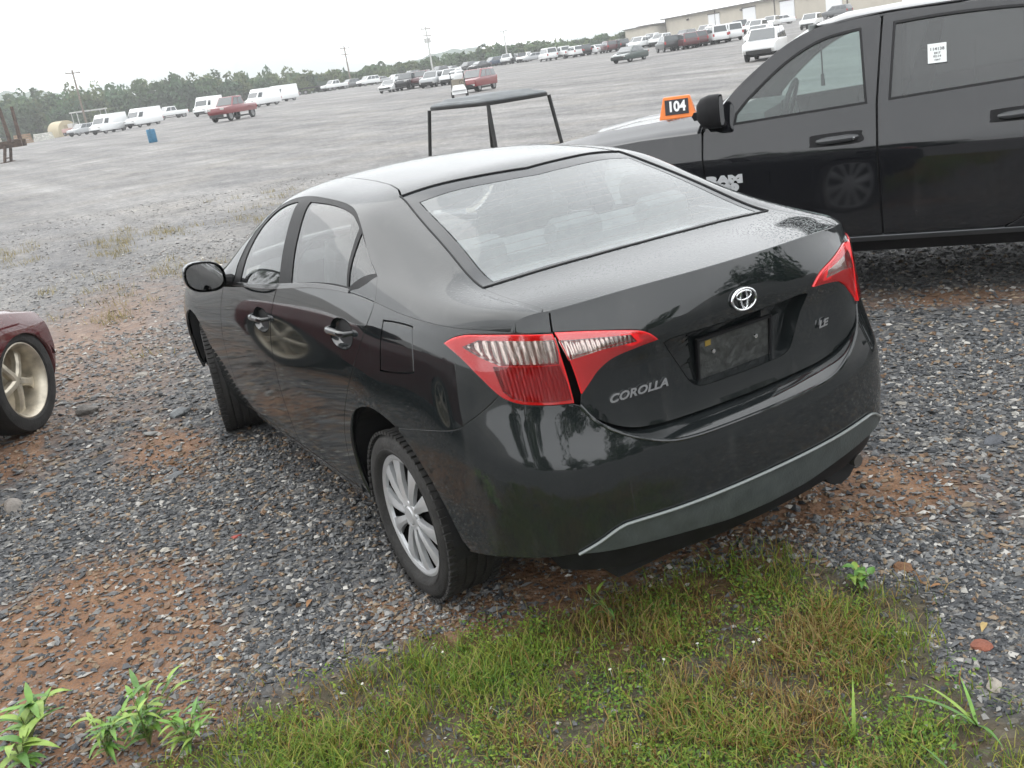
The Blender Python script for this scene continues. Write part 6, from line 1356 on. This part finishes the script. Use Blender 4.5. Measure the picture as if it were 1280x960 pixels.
link('weed_mat', ground_cover(), GA, label='mats of tiny leafed weeds growing through the grass', category='weeds', kind='stuff')
def blade_strip(mb, p0, d, ln, w, droop, n=8, fold=.25):
    d = np.array(d, float); d /= np.linalg.norm(d); side = np.cross(d, [0, 0, 1.]); side = side/(np.linalg.norm(side)+1e-9); V = []
    p = np.array(p0, float); dd = d.copy()
    for i in range(n+1):
        t = i/n; ww = w*math.sin(math.pi*min(1, .12+.88*t)**.75)*(1 if t < .99 else .1); V += [p-side*ww+np.array([0, 0, ww*fold]), p, p+side*ww+np.array([0, 0, ww*fold])]
        dd = dd+np.array([0, 0, -droop/n]); dd /= np.linalg.norm(dd); p = p+dd*ln/n
    mb.add(V, [f for i in range(n) for f in ((i*3, i*3+1, i*3+4, i*3+3), (i*3+1, i*3+2, i*3+5, i*3+4))])
LF = [mat('weed_leaf_%d' % k, c, .5, noise=(30, .25)) for k, c in enumerate(((.13, .26, .04), (.20, .30, .05), (.09, .20, .04)))]
STEMM = mat('weed_stem', (.13, .16, .05), .6)
def weed(x, y, h, nstem, leaves, label, seed, lw=.011, ll=.10, sprd=.5):
    rg = np.random.default_rng(seed); e = empty('weed_plant', (x, y, float(gz(x, y))), 0, label=label, cat='plant', group='leafy weeds in the foreground')
    for s_ in range(nstem):
        a = rg.uniform(0, 6.283); b = rg.uniform(.1, sprd); pts = [np.array([math.cos(a)*b*h*t**1.4, math.sin(a)*b*h*t**1.4, h*t*rg.uniform(.96, 1.0)]) for t in np.linspace(0, 1, 6)]
        mb = MB(); mb.tube(pts, [.0028, .0026, .0023, .002, .0017, .0012], 5); mb.build('stem', STEMM, e)
        for k in range(leaves):
            t = rg.uniform(.15, 1); i = min(4, int(t*5)); f = t*5-i; p = pts[i]*(1-f)+pts[i+1]*f; q = rg.uniform(0, 6.283); mb = MB()
            blade_strip(mb, p, (math.cos(q), math.sin(q), rg.uniform(.3, 1.1)), ll*rg.uniform(.7, 1.25), lw*rg.uniform(.8, 1.2), rg.uniform(.6, 1.6)); mb.build('leaf', LF[rg.integers(0, 3)], e, smooth=True)
    e.rotation_euler = (0, 0, seed*1.3)
    return e
weed(-.20, 1.84, .17, 8, 8, 'leafy green weed on bare soil at the bottom left', 1, .0075, .075, .7)
weed(-.16, 1.95, .13, 6, 7, 'small leafy weed left of the larger one at the bottom left', 2, .007, .07, .8)
weed(-.32, 1.75, .12, 6, 8, 'low leafy weed at the bottom edge where the grass begins', 3, .006, .06, .9)
weed(.10, 2.13, .13, 4, 6, 'broad leafed weed in the bottom left corner', 4, .011, .10, .8)
weed(-.02, 2.16, .10, 3, 6, 'pale weed at the very bottom left edge of the picture', 9, .013, .10)
weed(-1.12, -.22, .07, 4, 5, 'small round-leafed weed where grass meets gravel on the right', 6, .012, .045, .9)
weed(-.70, .47, .12, 2, 3, 'thin pale stalk leaning in the grass below the bumper', 7, .006, .10, 1.0)
def tall_grass(x, y, specs, label, seed):
    e = empty('grass_clump', (x, y, float(gz(x, y))), 0, label=label, cat='grass')
    for a, tilt, ln, w, dr in specs:
        mb = MB(); blade_strip(mb, (0, 0, 0), (math.cos(a)*math.cos(tilt), math.sin(a)*math.cos(tilt), math.sin(tilt)), ln, w, dr, 10); mb.build('blade', LF[int(seed+ln*100) % 3], e, smooth=True)
tall_grass(-1.60, .36, [(1.35, 1.15, .27, .0055, .55), (.5, 1.3, .15, .004, .2), (-.9, 1.25, .16, .005, .7), (2.4, .9, .12, .004, .6)], 'tall broad grass blades arching up at the bottom right', 0)
tall_grass(-1.78, .10, [(.7, .8, .22, .006, .9), (1.8, 1.0, .20, .005, .8), (0., .6, .18, .005, .7), (2.6, .7, .16, .005, .8), (-.6, .8, .14, .005, .6)], 'grass clump spreading at the bottom right corner', 1)
tall_grass(-1.86, .30, [(1.2, 1.1, .13, .004, .6), (.4, 1.0, .12, .004, .7), (2.2, .9, .12, .004, .8)], 'short grass clump left of the bottom right corner', 2)
# little white flowers
WF_ = mat('petal_white', (.75, .74, .66), .6); fl_me = None
for k in range(26):
    rg = np.random.default_rng(k+60); q = rg.uniform([-1.5, .2], [-.35, 1.7])
    if not inside(np.array([q]), GPOLY)[0]: continue
    if fl_me is None:
        mb = MB(); n = 5
        for j in range(n):
            a = 2*math.pi*j/n; c, s = math.cos(a), math.sin(a); mb.add([(0, 0, .03), (.0035*c-.0018*s, .0035*s+.0018*c, .032), (.006*c, .006*s, .031), (.0035*c+.0018*s, .0035*s-.0018*c, .032)], [(0, 1, 2, 3)])
        mb.tube([(0, 0, 0), (0, 0, .03)], .0006, 4); fl_me = mb.mesh('wild_flower'); fl_me.materials.append(WF_)
    o = link('wild_flower', fl_me, None, None, label='tiny white wild flower in the foreground grass', category='flower', group='white flowers in the grass'); o.location = (q[0], q[1], float(gz(q[0], q[1]))+.005); o.rotation_euler = (rg.normal(0, .3), rg.normal(0, .3), rg.uniform(0, 6))
# dry tufts on the rise of the lot
def tufts():
    rg = np.random.default_rng(33); cs = []
    for x, y, sx, sy, n in ((14.6, .9, .8, .25, 16), (13.9, -.6, 1.0, .3, 22), (14.0, -1.3, .5, .25, 14), (12.9, -2.3, .6, .3, 16), (9.3, -.45, .5, .2, 16), (12.1, -.2, .2, .12, 8), (8.2, .6, 1.0, .25, 12), (16, -3.8, 1.2, .5, 14), (8.9, -.85, .4, .15, 8), (6.8, 1.0, .8, .3, 7)): cs += [rg.normal([x, y], [sx, sy]) for _ in range(n)]
    cs = np.array(cs); P = np.vstack([c+rg.normal(0, .08, (22, 2)) for c in cs]); n = len(P); a = rg.uniform(0, 6.283, n); h = rg.uniform(.03, .12, n); w = rg.uniform(.002, .005, n); B = np.column_stack([P, gz(P[:, 0], P[:, 1])]); D_ = np.column_stack([np.cos(a)*h*.7, np.sin(a)*h*.7, h]); S_2 = np.column_stack([-np.sin(a)*w, np.cos(a)*w, 0*w])
    V = np.stack([B-S_2, B+S_2, B+D_], 1).reshape(-1, 3); me = mesh_np('dry_tufts', V, np.arange(3*n).reshape(-1, 3)); C = np.array([(.26, .22, .11), (.30, .25, .14), (.19, .17, .07), (.30, .24, .09)])[rg.integers(0, 4, n)]*rg.uniform(.7, 1.2, (n, 1)); set_col(me, np.repeat(C, 3, 0)); return me
link('dry_tufts', tufts(), GA, label='straw-coloured dry grass tufts in a band across the lot', category='grass', kind='stuff')
# ------------------------------------------------------------------ single rocks and litter
def rock(x, y, size, flat, col, label, seed, name='loose_rock', cat='rock', group='single larger stones on the gravel'):
    rg = np.random.default_rng(seed); bm = bmesh.new(); bmesh.ops.create_icosphere(bm, subdivisions=2, radius=.5); planes = rg.normal(0, 1, (9, 3)); planes /= np.linalg.norm(planes, axis=1)[:, None]
    for v in bm.verts:
        p = np.array(v.co); 
        for q in planes:
            dd = p@q-.33; 
            if dd > 0: p = p-q*dd*.95
        v.co = Vector(p*np.array([size*rg.uniform(.95, 1.05), size*.72, size*flat]))
    me = bpy.data.meshes.new(name); bm.to_mesh(me); bm.free()
    o = link(name, me, mat('rock_%d' % seed, col, .7, noise=(25, .3), bump=(60, .4)), None, label=label, category=cat, group=group); o.location = (x, y, float(gz(x, y))+size*flat*.24); o.rotation_euler = (rg.normal(0, .15), rg.normal(0, .15), rg.uniform(0, 6.28)); return o
for k, a in enumerate(((3.86, 1.42, .17, .55, (.13, .12, .11), 'upright grey stone on brown soil beside the red car wheel'), (3.20, .97, .20, .30, (.14, .15, .155), 'flat grey slab ahead of the sedan front wheel'), (2.40, 1.98, .16, .35, (.20, .18, .16), 'flat stone at the left edge below the red car wheel'), (2.95, 1.20, .12, .3, (.20, .20, .19), 'pale flat stone left of the sedan front wheel'), (4.5, .95, .11, .4, (.26, .24, .21), 'pale stone beyond the sedan mirror side'), (2.1, 1.25, .10, .25, (.11, .115, .12), 'dark flat stone out from the sedan front door'),
    (1.35, 1.33, .05, .5, (.42, .41, .38), 'white chip out from the sedan rear door'), (1.20, 1.50, .045, .5, (.45, .42, .36), 'cream chip near the soil patch on the left'), (-.41, -.92, .05, .5, (.55, .54, .50), 'white stone just beyond the right end of the bumper'), (-.78, -1.48, .12, .2, (.07, .075, .085), 'dark flat slate right of the bumper'), (-1.16, -.40, .075, .45, (.17, .085, .04), 'rusty brown stone at the right edge of the grass'), (-1.59, -.19, .075, .4, (.22, .075, .045), 'brick-red stone in the gravel at bottom right'),
    (-1.72, -.06, .07, .35, (.28, .25, .21), 'tan flat stone at the bottom right'), (-1.40, -.10, .03, .5, (.3, .29, .27), 'grey chip at the grass edge on the right'), (-.95, -1.15, .06, .35, (.18, .18, .18), 'grey stone on the right beyond the soil patch'), (-1.48, -.30, .06, .3, (.05, .055, .062), 'nearly black slate piece at the grass edge'), (-.2, -1.6, .07, .35, (.24, .22, .19), 'tan stone in front of the pickup sill'), (.25, 1.72, .05, .5, (.14, .13, .13), 'dark grey stone in the soil behind the weeds'), (.55, 1.62, .035, .5, (.36, .35, .32), 'light chip at the corner of the soil patch'), (1.0, 1.42, .04, .5, (.44, .42, .38), 'pale chip beside the red scrap'))):
    rock(*a[:6], 100+k)
rock(1.07, 1.23, .06, .3, (.30, .055, .04), 'crumpled red scrap lying on the gravel', 140, 'red_scrap', 'litter', None)
lfm = [mat('dead_leaf_%d' % k, c, .7, noise=(30, .3)) for k, c in enumerate(((.38, .24, .09), (.30, .15, .06), (.42, .30, .12)))]
for k, (x, y, s, rz, lb) in enumerate(((-1.02, -.29, .035, .4, 'yellow fallen leaf on dark gravel below the bumper'), (-1.30, -.36, .03, 1.2, 'tan fallen leaf at the right edge of the grass'), (-1.55, -.26, .04, 2.0, 'pale yellow leaf in the gravel at the far right'), (-.94, .62, .035, .9, 'dry brown leaf lying in the grass below the bumper'), (.22, 1.20, .04, 2.5, 'curled tan leaf on gravel left of the rear wheel'), (.12, 1.55, .03, .2, 'orange-brown leaf on the soil at lower left'), (-.27, 1.13, .03, 1.0, 'small brown leaf at the left edge of the grass'), (-1.20, .25, .03, 2.2, 'brown leaf in the dried grass patch'))):
    mb = MB(); blade_strip(mb, (-s, 0, .004), (1, 0, .35), s*1.3, s*.24, .7, 8, .2); o = mb.build('fallen_leaf', lfm[k % 3], None, smooth=True, label=lb, cat='leaf', group='dead leaves on the ground'); o.location = (x, y, float(gz(x, y))+.006); o.rotation_euler = (0, 0, rz)
# ------------------------------------------------------------------ damp air over the lot
mb = MB(); mb.box((700, -500, 88), (4400, 4400, 180)); hz = mb.mesh('haze')
hm = bpy.data.materials.new('damp_air'); hm.use_nodes = True; n = hm.node_tree.nodes; n.clear(); o_ = n.new('ShaderNodeOutputMaterial'); pv = n.new('ShaderNodeVolumePrincipled')
pv.inputs['Color'].default_value = (.975, .99, 1.0, 1); pv.inputs['Density'].default_value = .00065; pv.inputs['Anisotropy'].default_value = .2
hm.node_tree.links.new(pv.outputs[0], o_.inputs['Volume'])
link('haze', hz, hm, kind='stuff', label='thin pale haze over the whole lot', category='haze')
